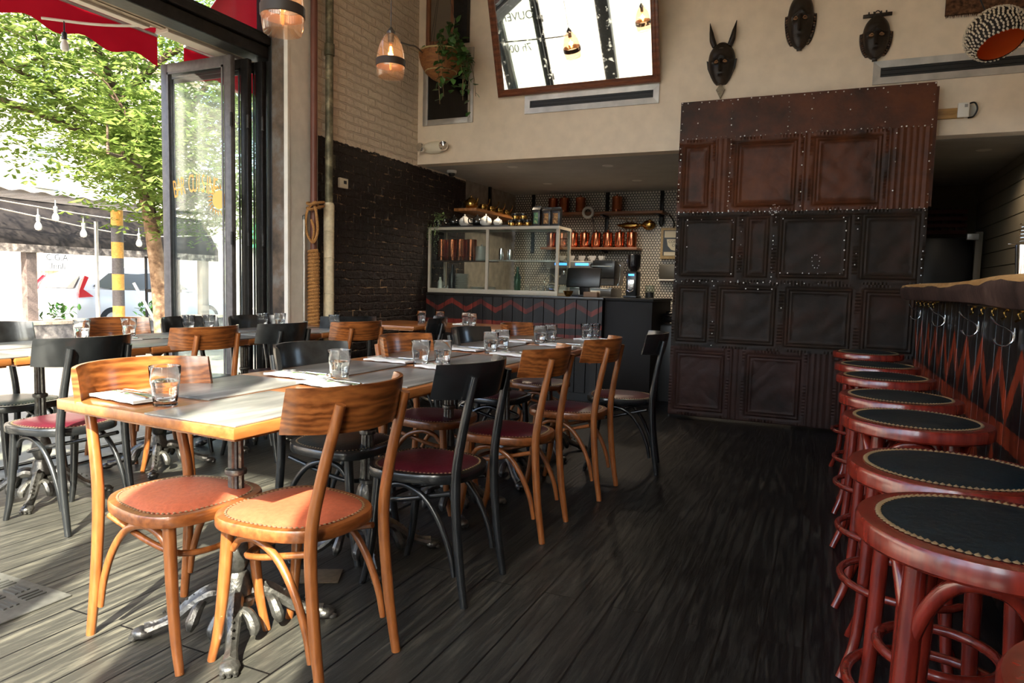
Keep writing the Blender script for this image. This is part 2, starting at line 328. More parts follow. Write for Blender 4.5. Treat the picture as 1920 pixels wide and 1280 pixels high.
def mat_zigzag(name,ax,per,bands,plank,red=(.17,.018,.010),dark=(.016,.018,.016),wear=.3):
    """bands: list of (z_centre,half_thickness,amplitude); amplitude 0 = straight stripe"""
    m,nt,b=mk(name); L=nt.links.new
    def mth(op,a,bv=None,c=None):
        n=N(nt,'ShaderNodeMath',operation=op)
        for i,v in enumerate((a,bv,c)):
            if v is None: continue
            if isinstance(v,(int,float)): n.inputs[i].default_value=v
            else: L(v,n.inputs[i])
        return n.outputs[0]
    tc=N(nt,'ShaderNodeTexCoord'); sp=N(nt,'ShaderNodeSeparateXYZ'); L(tc.outputs['Object'],sp.inputs[0]); s=sp.outputs[ax]; z=sp.outputs[2]
    no=N(nt,'ShaderNodeTexNoise',i_Scale=14.0,i_Detail=5.0); L(tc.outputs['Object'],no.inputs['Vector'])
    tri=mth('MULTIPLY',mth('PINGPONG',s,per/2),2/per)  # 0..1
    acc=None
    for zc,h,a in bands:
        cz=mth('MULTIPLY_ADD',tri,2*a,zc-a)
        d=mth('ABSOLUTE',mth('SUBTRACT',mth('MULTIPLY_ADD',no.outputs[0],.02,z),cz))
        k=mth('LESS_THAN',d,h); acc=k if acc is None else mth('MAXIMUM',acc,k)
    # per plank tone
    pl=N(nt,'ShaderNodeTexWhiteNoise',noise_dimensions='1D'); L(mth('FLOOR',mth('DIVIDE',s,plank)),pl.inputs['W'])
    mp=N(nt,'ShaderNodeMapping'); mp.inputs['Scale'].default_value=(12,12,1); L(tc.outputs['Object'],mp.inputs[0]); gr=N(nt,'ShaderNodeTexNoise',i_Scale=4.0,i_Detail=6.0); L(mp.outputs[0],gr.inputs['Vector'])
    c1=N(nt,'ShaderNodeMixRGB'); c1.inputs[1].default_value=(*dark,1); c1.inputs[2].default_value=(*red,1); L(acc,c1.inputs[0])
    br=mth('MULTIPLY_ADD',pl.outputs[0],.7,.45); br=mth('MULTIPLY',br,mth('MULTIPLY_ADD',gr.outputs[0],1.4,.3))
    c2=N(nt,'ShaderNodeVectorMath',operation='SCALE'); L(c1.outputs[0],c2.inputs[0]); L(br,c2.inputs['Scale'])
    w=N(nt,'ShaderNodeValToRGB'); w.color_ramp.elements[0].position=.66; w.color_ramp.elements[1].position=.74; L(gr.outputs[0],w.inputs[0])
    c3=N(nt,'ShaderNodeMixRGB'); c3.inputs[2].default_value=(.13,.05,.03,1); L(mth('MULTIPLY',w.outputs[0],wear),c3.inputs[0]); L(c2.outputs[0],c3.inputs[1])
    L(c3.outputs[0],b.inputs['Base Color']); b.inputs['Roughness'].default_value=.36
    bu=N(nt,'ShaderNodeBump',i_Strength=.3,i_Distance=.004); L(gr.outputs[0],bu.inputs['Height']); L(bu.outputs[0],b.inputs['Normal'])
    return m
M['zig_counter']=mat_zigzag('painted_zigzag_planks_counter',0,.34,[(.905,.026,.045),(.735,.022,0),(.63,.022,0),(.45,.028,.045)],.113,dark=(.013,.011,.010))
M['zig_bar']=mat_zigzag('painted_zigzag_planks_bar',1,.34,[(.80,.055,.10),(.615,.04,0),(.40,.055,.10)],.12,red=(.24,.032,.010),dark=(.010,.008,.007))
def mat_tile():
    m,nt,b=mk('white_penny_tile'); L=nt.links.new
    tc=N(nt,'ShaderNodeTexCoord'); sp=N(nt,'ShaderNodeSeparateXYZ'); L(tc.outputs['Object'],sp.inputs[0])
    def mth(op,a,bv=None,c=None):
        n=N(nt,'ShaderNodeMath',operation=op)
        for i,v in enumerate((a,bv,c)):
            if v is None: continue
            if isinstance(v,(int,float)): n.inputs[i].default_value=v
            else: L(v,n.inputs[i])
        return n.outputs[0]
    P=.036
    def dist(ox,oz):
        fx=mth('SUBTRACT',mth('FRACT',mth('ADD',mth('DIVIDE',sp.outputs[0],P),ox)),.5); fz=mth('SUBTRACT',mth('FRACT',mth('ADD',mth('DIVIDE',sp.outputs[2],P*1.732),oz)),.5)
        fz=mth('MULTIPLY',fz,1.732)
        return mth('SQRT',mth('ADD',mth('MULTIPLY',fx,fx),mth('MULTIPLY',fz,fz)))
    d=mth('MINIMUM',dist(100,100),dist(100.5,100.5))
    k=mth('LESS_THAN',d,.40)
    c=N(nt,'ShaderNodeMixRGB'); c.inputs[1].default_value=(.035,.03,.025,1); c.inputs[2].default_value=(.60,.53,.42,1); L(k,c.inputs[0]); L(c.outputs[0],b.inputs['Base Color'])
    b.inputs['Roughness'].default_value=.25
    return m
M['tile']=mat_tile()
def mat_mottle(name,c1,c2,c3,scale=3,rough=.5,metal=0,bump=.3,bscale=30,p=(.35,.52,.68),spec=.3):
    m,nt,b=mk(name); L=nt.links.new; b.inputs['Specular IOR Level'].default_value=spec
    tc=N(nt,'ShaderNodeTexCoord'); n=N(nt,'ShaderNodeTexNoise',i_Scale=float(scale),i_Detail=8.0,i_Roughness=.62); L(tc.outputs['Object'],n.inputs['Vector'])
    r=N(nt,'ShaderNodeValToRGB'); e=r.color_ramp.elements; e[0].color=(*c1,1); e[0].position=p[0]; e[1].color=(*c3,1); e[1].position=p[2]; k=e.new(p[1]); k.color=(*c2,1)
    L(n.outputs[0],r.inputs[0]); L(r.outputs[0],b.inputs['Base Color']); b.inputs['Roughness'].default_value=rough; b.inputs['Metallic'].default_value=metal
    n2=N(nt,'ShaderNodeTexNoise',i_Scale=float(bscale),i_Detail=5.0); L(tc.outputs['Object'],n2.inputs['Vector'])
    bu=N(nt,'ShaderNodeBump',i_Strength=bump,i_Distance=.006); L(n2.outputs[0],bu.inputs['Height']); L(bu.outputs[0],b.inputs['Normal'])
    return m
M['tin_brown']=mat_mottle('rust_brown_tin',(.022,.009,.004),(.085,.024,.008),(.125,.036,.010),scale=2.2,rough=.5,metal=.05)
M['tin_dark']=mat_mottle('black_brown_tin',(.012,.009,.007),(.024,.015,.010),(.045,.019,.012),scale=2.5,rough=.55,metal=0,spec=.2)
M['tin_low']=mat_mottle('dark_brown_tin',(.014,.009,.007),(.034,.015,.011),(.048,.02,.014),scale=2,rough=.55,metal=0,spec=.2)
M['concrete']=mat_mottle('stained_concrete',(.045,.035,.028),(.12,.085,.06),(.17,.16,.15),scale=4,rough=.8,bump=.5)
M['galv']=mat_mottle('flaking_painted_pipe',(.06,.055,.03),(.13,.115,.07),(.30,.26,.16),scale=14,rough=.5,metal=.2)
M['red_pipe']=plain('brown_red_painted_pipe',(.13,.042,.026),.5,vary=.1,bscale=10)
M['red_fabric']=plain('red_awning_canvas',(.33,.008,.014),.8,bump=.1,bscale=80)
_b=M['red_fabric'].node_tree.nodes['Principled BSDF']
M['mat_top']=mat_mottle('grey_wood_grain_place_mat',(.10,.10,.10),(.17,.165,.155),(.30,.29,.27),scale=3,rough=.28,bump=.05,p=(.3,.5,.75))
nt=M['mat_top'].node_tree
_mp=nt.nodes.new('ShaderNodeMapping'); _mp.inputs['Scale'].default_value=(6,1,1)
_tc=[n for n in nt.nodes if n.type=='TEX_COORD'][0]; _no=[n for n in nt.nodes if n.type=='TEX_NOISE'][0]
nt.links.new(_tc.outputs['Object'],_mp.inputs[0]); nt.links.new(_mp.outputs[0],_no.inputs['Vector'])
def mirror_mat():
    m,nt,b=mk('aged_mirror_glass'); b.inputs['Base Color'].default_value=(.86,.88,.84,1); b.inputs['Metallic'].default_value=1; L=nt.links.new
    tc=N(nt,'ShaderNodeTexCoord'); n=N(nt,'ShaderNodeTexNoise',i_Scale=16.0,i_Detail=9.0,i_Roughness=.8); L(tc.outputs['Object'],n.inputs['Vector'])
    r=N(nt,'ShaderNodeValToRGB'); r.color_ramp.elements[0].position=.56; r.color_ramp.elements[0].color=(.02,.02,.02,1); r.color_ramp.elements[1].position=.78; r.color_ramp.elements[1].color=(.5,.5,.5,1); L(n.outputs[0],r.inputs[0]); L(r.outputs[0],b.inputs['Roughness'])
    return m
M['mirror']=mirror_mat()

# ================================================================ the room shell
XL=-3.89; YW=6.2; ZS=2.32; FX=-4.15; CEIL=4.7; YF=-1.3; XR=3.0
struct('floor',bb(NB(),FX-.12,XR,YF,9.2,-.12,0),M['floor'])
struct('ceiling',bb(NB(),FX-.1,XR,YF,YW,CEIL,CEIL+.15),M['white_paint'])
struct('ceiling_kitchen',bb(NB(),XL-.2,XR,YW+.151,9.2,ZS,ZS+.2),M['ceiling_grey'])
struct('wall_back',bb(NB(),XL,XR,YW,YW+.15,ZS,CEIL),M['white_paint'])
struct('wall_left',bb(NB(),XL-.25,XL,4.66,7.26,0,CEIL),M['brick'])
struct('wall_kitchen_left',bb(NB(),XL-.25,XL,7.261,8.75,0,ZS),M['kitchen_plaster'])
struct('wall_kitchen_back',bb(NB(),XL-.01,-.2,8.7,8.85,0,ZS),M['tile'])
struct('wall_partition',bb(NB(),-.2,-.08,6.36,9.0,0,ZS),M['kitchen_plaster'])
struct('wall_far_right_back',bb(NB(),-.08,1.449,9.0,9.15,0,ZS),plain('dark_olive_plaster',(.13,.10,.05),.8,vary=.2,bscale=3))
# shiplap on the kitchen's right wall
bm=NB(); bb(bm,1.45,1.6,9.0,9.2,0,ZS); bb(bm,1.47,1.6,6.36,9.0,0,ZS)
for k in range(17): bb(bm,1.45,1.469,6.36,8.995,k*.14+.004,k*.14+.134)
struct('wall_kitchen_right',bm,plain('putty_shiplap',(.26,.22,.155),.6,vary=.06,bscale=3))
struct('wall_right',bb(NB(),XR,XR+.15,YF,YW,0,CEIL),M['white_paint'])
# front wall behind the camera, with tall windows
bm=NB()
bb(bm,.15,XR,YF-.2,YF,0,CEIL); bb(bm,FX-.1,.15,YF-.2,YF,4.15,CEIL)
bb(bm,-.5,-.24,YF-.12,YF,0,4.15); bb(bm,-1.19,-1.03,YF-.12,YF,0,4.15); bb(bm,-2.25,-2.05,YF-.12,YF,0,4.15); bb(bm,-3.2,-3.0,YF-.12,YF,0,4.15); bb(bm,FX-.1,FX+.15,YF-.12,YF,0,4.15)
bb(bm,FX,.15,YF-.1,YF-.02,0,.10)
struct('wall_front',bm,M['black_metal'])
bm=NB(); bb(bm,FX+.15,.15,YF-.07,YF-.062,.1,4.15); struct('window_1',bm,M['clear'])
# left facade: header beam, transom glass, wall above
bm=NB()
bb(bm,FX-.10,FX+.07,-1.3,4.36,2.83,2.925,.012); bb(bm,FX-.05,FX+.10,-1.3,4.36,2.925,2.99,.01); bb(bm,FX-.07,FX+.04,-1.3,4.36,2.99,3.035,.008)
struct('trim_1',bm,M['black_metal'])
bm=NB(); bb(bm,FX-.20,FX-.11,-1.3,4.42,2.865,2.90); bb(bm,FX-.26,FX-.205,-1.3,3.6,2.86,2.93)
struct('trim_2',bm,wood('weathered_header_wood',(.18,.12,.07),(.42,.33,.22),rough=.7,coat=0,axis='Y'))
bm=NB(); bb(bm,FX-.33,FX-.262,-1.3,3.52,2.845,2.885,.004); bb(bm,FX-.31,FX-.27,-1.3,3.52,2.89,2.91); bb(bm,FX-.33,FX-.205,3.62,4.7,2.845,2.885,.004)
struct('trim_3',bm,plain('awning_rail_cream',(.6,.52,.42),.5))
struct('window_2',bb(NB(),FX-.02,FX-.012,-1.3,4.36,3.035,4.25),M['clear'])
bm=NB()
bb(bm,FX-.06,FX+.05,-1.3,4.36,4.25,4.35)
for y in (-.2,1.3): bb(bm,FX-.05,FX+.05,y-.04,y+.04,3.03,4.25)
struct('trim_4',bm,M['black_metal'])
struct('wall_left_upper',bb(NB(),FX-.2,FX+.02,-1.3,4.66,4.35,CEIL),M['white_paint'])
# jamb, concrete column, white pilaster
bm=NB(); bb(bm,FX-.10,FX+.02,4.36,4.45,0,4.35); bb(bm,FX+.02,FX+.07,4.34,4.40,0,4.35,.006); bb(bm,FX+.071,FX+.11,4.30,4.44,0,4.35,.006); bb(bm,FX+.03,FX+.10,4.41,4.45,0,4.35,.006)
struct('trim_5',bm,M['black_metal'])
struct('wall_column',bb(NB(),FX-.1,-3.92,4.451,4.66,0,CEIL),M['concrete'])
bm=NB(); bb(bm,FX+.112,-3.92,4.30,4.45,0,CEIL); struct('wall_column_face',bm,M['concrete'])
bm=NB(); bb(bm,-3.919,-3.888,4.325,4.66,0,CEIL); bb(bm,-3.919,-3.880,4.297,4.325,0,CEIL,.004)
struct('trim_6',bm,M['white_trim'])
# threshold track at the opening
bm=NB()
bb(bm,FX-.13,FX+.20,-1.3,4.3,0,.004)
struct('trim_7',bm,plain('worn_threshold',(.24,.22,.18),.6,vary=.3,bscale=9))
bm=NB()
for x in (-4.22,-4.19,-3.96): bb(bm,x-.006,x+.006,-1.3,4.3,.004,.012)
struct('trim_8',bm,M['black_metal'])
# soffit downlights
def downlight(x,y,r=.05):
    t=thing('recessed_downlight','x','ceiling light',(x,y,ZS-.0005))
    bm=NB(); lathe(bm,[(r*.72,-.001),(r,-.004),(r+.008,0)],20); obj('trim_ring',bm,M['white_plastic'],t)
    bm=NB(); lathe(bm,[(.001,-.0005),(r*.7,-.0008)],16); obj('lens',bm,plain('frosted_lens',(.5,.45,.38),.5),t)
    l=bpy.data.lights.new('added_kitchen_spot','SPOT'); l.energy=42; l.color=(1,.80,.58); l.spot_size=math.radians(140); l.spot_blend=.8; l.shadow_soft_size=.04; lo=bpy.data.objects.new('added_kitchen_spot',l); COL.objects.link(lo); lo.parent=t; lo.location=(0,0,-.01)  # spot added to brighten the dim kitchen; the fitting itself is unlit
    return t
DL=[((-2.99,6.585),'recessed downlight in the grey soffit, nearest the emergency light'),((-2.04,6.79),'recessed downlight in the grey soffit, front one of the pair nearest the riveted tin door'),
    ((-3.07,7.78),'recessed downlight deep in the grey soffit, above the left end of the tiled wall'),((-2.0,7.8),'recessed downlight deep in the grey soffit, above the copper canister on the right'),((1.13,6.9),'recessed downlight in the dark ceiling right of the riveted tin door')]
d0=None
for (x,y),l in DL:
    if d0 is None: d0=downlight(x,y); d0['label']=l; d0['group']='recessed downlights'
    else:
        r_=dup(d0,(x,y,ZS-.0005),0,l,'recessed downlights')
        if x>0:
            for c in list(r_.children):
                if c.type=='LIGHT': c.data=c.data.copy(); c.data.energy=14

# ================================================================ left wall services
def pipe(name,label,cat,x,y,r,z0,z1,mat,extra=None):
    t=thing(name,label,cat,(x,y,0)); bm=NB(); tube(bm,[(0,0,z0),(0,0,(z0+z1)/2),(0,0,z1)],r,14); obj('pipe',bm,mat,t)
    if extra: extra(t)
    return t
def red_extra(t):
    bm=NB(); n=46
    for k in range(n):
        z=.02+k*.029; pts=[(.038*math.cos(a),.038*math.sin(a),z+.029*a/(2*PI)) for a in [2*PI*i/12 for i in range(13)]]
        tube(bm,pts,.0155,6)
    obj('rope_wrap',bm,M['rope'],t)
    bm=NB()
    tube(bm,spath([(.03,-.03,1.72),(.10,-.09,1.66),(.09,-.06,1.50),(.03,-.05,1.42),(-.02,-.07,1.52),(.0,-.08,1.66),(.05,-.05,1.74),(.04,.03,1.7)],8),.011,6)
    tube(bm,spath([(-.04,-.03,1.70),(.03,-.08,1.68),(.08,-.03,1.7),(.06,.05,1.72),(-.04,.04,1.71)],6,True),.011,6)
    tube(bm,spath([(-.04,-.03,1.74),(.03,-.085,1.72),(.08,-.03,1.74),(.06,.05,1.75),(-.04,.04,1.75)],6,True),.011,6)
    tube(bm,spath([(.03,-.05,1.42),(.07,-.08,1.52),(.05,-.09,1.60)],6),.010,6)
    obj('rope_knot',bm,M['rope'],t)
pipe('riser_pipe','brown-red painted riser pipe with orange rope wound round its foot','pipe',-3.845,4.56,.028,0,CEIL,M['red_pipe'],red_extra)
def galv_extra(t):
    bm=NB(); lathe(bm,[(.043,0),(.044,.3),(.042,.6),(.044,.9),(.043,1.2),(.044,1.55),(.045,1.74),(.036,1.76)],18)
    for z in (.12,.3,.55,.71,1.0,1.3,1.52): lathe(bm,[(.0435,z),(.0465,z+.004),(.0435,z+.008)],18)
    obj('pipe_wrap',bm,M['wrap'],t)
    bm=NB()
    for z in (3.0,): lathe(bm,[(.034,z-.05),(.042,z-.045),(.042,z+.045),(.034,z+.05)],16)
    obj('coupling',bm,M['galv'],t)
pipe('steam_riser','tall olive-grey flaking riser pipe wrapped in cream tape below','pipe',-3.82,4.72,.033,0,CEIL,M['galv'],galv_extra)
t=pipe('conduit','thin grey conduit standing short beside the rope-wound pipe','pipe',-3.87,4.475,.011,0,1.62,M['dull_steel'])
bm=NB(); lathe(bm,[(.014,1.6),(.016,1.63),(.001,1.64)],10); obj('cap',bm,M['iron'],t)
# thermostat, junction box
t=thing('thermostat','square cream thermostat on the dark painted brick wall','thermostat',(XL,4.98,1.96))
bm=NB(); box(bm,(.012,0,0),(.024,.115,.085),.004); obj('housing',bm,M['cream'],t)
bm=NB(); box(bm,(.026,.012,.008),(.004,.035,.028)); obj('display',bm,M['screen'],t)
bm=NB(); box(bm,(.02,0,0),(.04,.05,.11),.004); tag(obj('junction_box',bm,M['galv'],None,loc=(XL,4.82,2.12)),'small grey junction box on the brick wall just right of the olive riser pipe','junction box')

# ================================================================ folded glass doors (bi-fold leaves)
def leaf(name,label,y,x0,x1,text=None,group=None,flip=False,mat='grey_metal'):
    w=x1-x0; t=thing(name,label,'folding door',(x0,y,.02),0,group); H=2.78; s=.075
    bm=NB(); bb(bm,0,s,-.022,.022,0,H,.004); bb(bm,w-s,w,-.022,.022,0,H,.004); bb(bm,s,w-s,-.022,.022,0,.16,.003); bb(bm,s,w-s,-.022,.022,H-.07,H,.003)
    bb(bm,s,s+.015,-.03,-.022,.16,H-.07); bb(bm,w-s-.015,w-s,-.03,-.022,.16,H-.07); bb(bm,s,w-s,-.03,-.022,H-.085,H-.07)
    obj('frame',bm,M[mat],t)
    bm=NB(); bb(bm,s-.005,w-s+.005,-.004,.004,.155,H-.065); obj('glass_pane',bm,M['clear'],t)
    bm=NB()
    bm.free()
    for z in (.5,1.4,2.3): bm=NB(); lathe(bm,[(.012,z-.05),(.012,z+.05)],8,(w+.01,-.028,0)); obj('hinge',bm,M['black_metal'],t)
    if text: text(t,w)
    return t
ORANGE=plain('orange_window_lettering',(.75,.38,.07),.6)
def arch_text(t,w):
    s='BAR CUISINE'; n=len(s); R=.62
    for i,c in enumerate(s):
        if c==' ': continue
        a=((n-1)/2-i)/(n-1)*.72
        o=text_obj('letter',c,.20,ORANGE,t,(w/2-.03-R*math.sin(a),-.0052,1.21+R*math.cos(a)),(PI/2,-a*.4,0),.0004); o.scale=(.42,1,1)
    bm=NB(); cx,cz=w-.145,1.70
    prism(bm,[(.072*math.cos(2*PI*q/24),.072*math.sin(2*PI*q/24)) for q in range(24)],lambda u,v,w_:Vector((cx+u,-.0052-w_,cz+v)),.0006)
    for k in range(14):
        an=PI*.35+k*PI/11
        x,z=cx+.085*math.cos(an),cz+.085*math.sin(an)
        if x>w-.085: continue
        x2,z2=cx+.125*math.cos(an+.12),cz+.125*math.sin(an+.12)
        tube(bm,[(x,-.0056,z),(x2,-.0056,z2)],[.007,.001],4)
    obj('sun_emblem',bm,ORANGE,t)
leaf('folding_door_leaf','grey-framed folding glass door leaf with orange arched lettering, nearest the opening',4.06,-4.95,-4.20,arch_text,'folded door leaves')
leaf('folding_door_leaf','second folded glass door leaf, between the lettered leaf and the black jamb',4.17,-5.06,-4.14,None,'folded door leaves',mat='black_metal')
leaf('folding_door_leaf','third folded glass door leaf, hard against the black jamb',4.27,-5.17,-4.09,None,'folded door leaves',mat='black_metal')
BLK=plain('black_window_lettering',(.02,.02,.02),.5)
def ouvert(t,w):
    text_obj('lettering','OUVERT',.17,BLK,t,(w/2,.008,2.42),(PI/2,0,PI),.0004)
    text_obj('lettering','7h 00',.17,BLK,t,(w/2,.008,1.95),(PI/2,0,PI),.0004)
leaf('folding_door_leaf','folded glass door leaf with black hours lettering, seen only in the big mirror',1.75,-4.95,-4.20,ouvert,'folded door leaves',mat='black_metal')
leaf('folding_door_leaf','plain folded glass door leaf behind the hours lettering, seen only in the big mirror',1.62,-4.93,-4.20,None,'folded door leaves',mat='black_metal')

# ================================================================ bentwood chairs
def outline(n,rx,ry,front=1.06,back=.84,p=.72):
    out=[]
    for i in range(n):
        a=2*PI*i/n; c,s=math.cos(a),math.sin(a)
        x=rx*math.copysign(abs(c)**p,c); y=ry*math.copysign(abs(s)**p,s)
        f=back+(front-back)*(y/ry+1)/2
        out.append((x*f,y))
    return out
RSEC=[(1,.55),(.8,.9),(.0,1),(-.8,.9),(-1,.55),(-1,-.7),(-.8,-.95),(.8,-.95),(1,-.7)]
def ring_from(bm,ol,z,w,h,mi=0):
    """rounded rectangular section swept round an outline (outer edge = ol)"""
    n=len(ol); rings=[]
    for i in range(n):
        a=Vector(ol[i-1]+(0,)); b=Vector(ol[(i+1)%n]+(0,)); t=(b-a).normalized(); nx=Vector((t.y,-t.x,0)); c=Vector(ol[i]+(z,))-nx*w/2
        rings.append([bm.verts.new(c+nx*u*w/2+Vector((0,0,v*h/2))) for u,v in RSEC])
    m=len(RSEC)
    for i in range(n):
        A,B=rings[i],rings[(i+1)%n]
        for j in range(m): bm.faces.new((A[j],A[(j+1)%m],B[(j+1)%m],B[j])).material_index=mi
def dome(bm,ol,z,h,edge,mi=0,k=6):
    prev=None
    for q in range(k):
        t=q/(k-1)*.97; s=1-t; zz=z+h*(1-(1-min(1,(1-s)*2.2))**2)
        ring=[bm.verts.new((x*s,y*s,zz)) for x,y in ol]
        if prev:
            n=len(ring)
            for i in range(n): bm.faces.new((prev[i],prev[(i+1)%n],ring[(i+1)%n],ring[i])).material_index=mi
        else:
            low=[bm.verts.new((x,y,z-edge)) for x,y in ol]; n=len(ring)
            for i in range(n): bm.faces.new((low[i],low[(i+1)%n],ring[(i+1)%n],ring[i])).material_index=mi
        prev=ring
    bm.faces.new(prev).material_index=mi
def nails(bm,ol,z,n,r):
    # evenly spaced heads along an outline
    P=[Vector(p+(z,)) for p in ol]; L=[0]
    for i in range(len(P)): L.append(L[-1]+(P[(i+1)%len(P)]-P[i]).length)
    for k in range(n):
        d=k/n*L[-1]; i=max(j for j in range(len(P)) if L[j]<=d); t=(d-L[i])/(L[i+1]-L[i]); c=P[i].lerp(P[(i+1)%len(P)],t)
        top=bm.verts.new(c+Vector((0,0,r*.7))); rg=[bm.verts.new(c+Vector((r*math.cos(a),r*math.sin(a),0))) for a in [PI/3*q for q in range(6)]]
        for q in range(6): bm.faces.new((top,rg[q],rg[(q+1)%6]))
def make_chair(name,label,frame,legm,cush,group,ln=.018):
    t=thing(name,label,'chair',(0,0,0),0,group)
    ol=outline(44,.205,.205)
    bm=NB(); ring_from(bm,ol,.435,.030,.036); obj('seat_frame',bm,frame,t)
    inn=[(x*.855,y*.855) for x,y in ol]
    bm=NB(); dome(bm,inn,.4535,.012,.03); obj('seat_cushion',bm,cush,t)
    bm=NB(); nails(bm,[(x*.875,y*.875) for x,y in ol],.4535,78,.0050); obj('nail_trim',bm,M['nail'],t)
    for s in (-1,1):
        bm=NB(); P=spath([(s*.160,-.238,0),(s*.156,-.208,.20),(s*.152,-.192,.43),(s*.145,-.203-ln*.4,.60),(s*.136,-.232-ln,.805)],5)
        tube(bm,P,[.0135,.0165,.0175,.0165,.0145],12); obj('leg',bm,legm,t)
        bm=NB(); P=spath([(s*.138,.135,.42),(s*.142,.150,.25),(s*.147,.170,.10),(s*.152,.195,0)],5)
        tube(bm,P,[.0185,.0175,.015,.0125],12); obj('leg',bm,legm,t)
        bm=NB(); P=spath([(s*.134,.122,.345),(s*.138,.085,.383),(s*.142,.02,.395),(s*.147,-.06,.365),(s*.150,-.125,.29),(s*.152,-.172,.19),(s*.153,-.192,.10)],5)
        tube(bm,P,[.0095,.0115,.0115,.0115,.0115,.011,.009],10); obj('side_brace',bm,legm,t)
    bm=NB(); P=spath([(-.135,-.165,.388),(-.13,-.08,.365),(-.12,.03,.335),(-.09,.115,.315),(0,.145,.31),(.09,.115,.315),(.12,.03,.335),(.13,-.08,.365),(.135,-.165,.388)],4)
    tube(bm,P,.0095,10); obj('hoop_stretcher',bm,legm,t)
    # curved back rest
    bm=NB(); R=.262; th=math.radians(58); H=.128; T=.0085
    nu,nv=22,6
    def f(side):
        def g(u,v):
            a=(u*2-1)*th; edge=abs(u*2-1)
            z0=.722+.006*edge**2; z1=.850-.004*edge**2
            z=z0+(z1-z0)*v; lean=-ln-(z-.75)*.20
            r=R+side*T*(1-.35*(2*abs(v-.5))**6)
            return Vector((r*math.sin(a),-.235+R-r*math.cos(a)+lean+ (0),z))
        return g
    A=grid(bm,nu,nv,f(1)); B=grid(bm,nu,nv,f(-1))
    for i in range(nu):
        for j in (0,nv): bm.faces.new((A[i][j],A[i+1][j],B[i+1][j],B[i][j]))
    for j in range(nv):
        for i in (0,nu): bm.faces.new((A[i][j],A[i][j+1],B[i][j+1],B[i][j]))
    obj('backrest',bm,M['back_wood'] if frame is M['wood'] else frame,t)
    return t
KINDS={'wo':('bentwood_chair','wood','woodleg','orange_leather'),'wb':('bentwood_chair','wood','woodleg','burgundy_leather'),
       'bb':('bentwood_chair','black_lacq','black_lacq','burgundy_leather'),'bk':('bentwood_chair','black_worn','black_worn','black_leather')}
PR={}
def chair(kind,x,y,face,label,group):
    """face = compass angle (deg) of the sitter's view: 180 looks to -X"""
    rz=math.radians(face-90)
    if kind not in PR:
        n,f,l,c=KINDS[kind]; t=make_chair(n,label,M[f],M[l],M[c],group,.046 if kind=='wo' else .018); t.location=(x,y,0); t.rotation_euler=(0,0,rz); PR[kind]=t; return t
    return dup(PR[kind],(x,y,0),rz,label,group)
GA='chairs on the aisle side of the middle table row'; GB='chairs on the window side of the middle table row'; GC='chairs on the inner side of the window table row'; GD='chairs by the open folding doors'
chair('wo',-1.375,1.568,176.5,'varnished brown bentwood chair with russet seat, nearest the viewer on the aisle side',GA)
chair('bb',-1.315,2.215,180,'black bentwood chair with burgundy seat, beside the nearest brown chair on the aisle side',GA)
chair('wb',-1.300,2.895,181,'brown bentwood chair with burgundy seat, just behind the black aisle-side chair',GA)
chair('wb',-1.255,3.60,180,'brown burgundy-seated bentwood chair, last brown one on the aisle side',GA)
chair('bb',-1.125,4.20,191,'black bentwood chair turned askew at the far aisle end, before the tin door',GA)
chair('wo',-1.775,1.505,-6,'varnished brown bentwood chair with russet seat, at the near left corner of the front table',GB)
chair('bk',-1.81,2.33,0,'black bentwood chair with black leather seat, tucked in beyond the front-left brown chair',GB)
chair('wb',-1.78,3.02,0,'brown bentwood chair with burgundy seat pushed in on the window side behind two water glasses',GB)
chair('bb',-1.80,3.79,0,'black bentwood chair pushed in on the far window side of the middle row',GB)
chair('wb',-1.78,4.45,0,'brown bentwood chair at the far window-side end of the middle row',GB)
chair('bb',-3.13,2.02,181,'black bentwood chair with burgundy seat at far left, nearest chair of the window row',GC)
chair('wb',-3.29,2.83,178,'brown bentwood chair of the window row, its back before the folded glass doors',GC)
chair('bk',-3.24,3.36,184,'black bentwood chair at the window row, below the black door jamb',GC)
chair('wb',-3.03,3.88,170,'brown bentwood chair angled at the inner end of the window row, before the brick wall',GC)
chair('bb',-2.95,4.66,205,'black bentwood chair at the back table beside the dark brick wall',GC)
chair('bk',-3.45,4.42,150,'black bentwood chair half hidden behind the brown chair before the brick wall',GC)
chair('bk',-3.86,1.56,0,'black bentwood chair with pale sunlit seat at the far left edge, at the open threshold',GD)
chair('wb',-3.87,2.94,0,'brown bentwood chair backing onto the street behind two water glasses',GD)
chair('bk',-3.72,3.36,0,'black bentwood chair backing onto the lettered folding door',GD)
chair('bb',-3.60,3.80,-6,'black bentwood chair by the black door jamb, at the window side of the row',GD)
chair('bk',-3.86,2.22,4,'black bentwood chair cut off by the left picture edge, back to the street',GD)

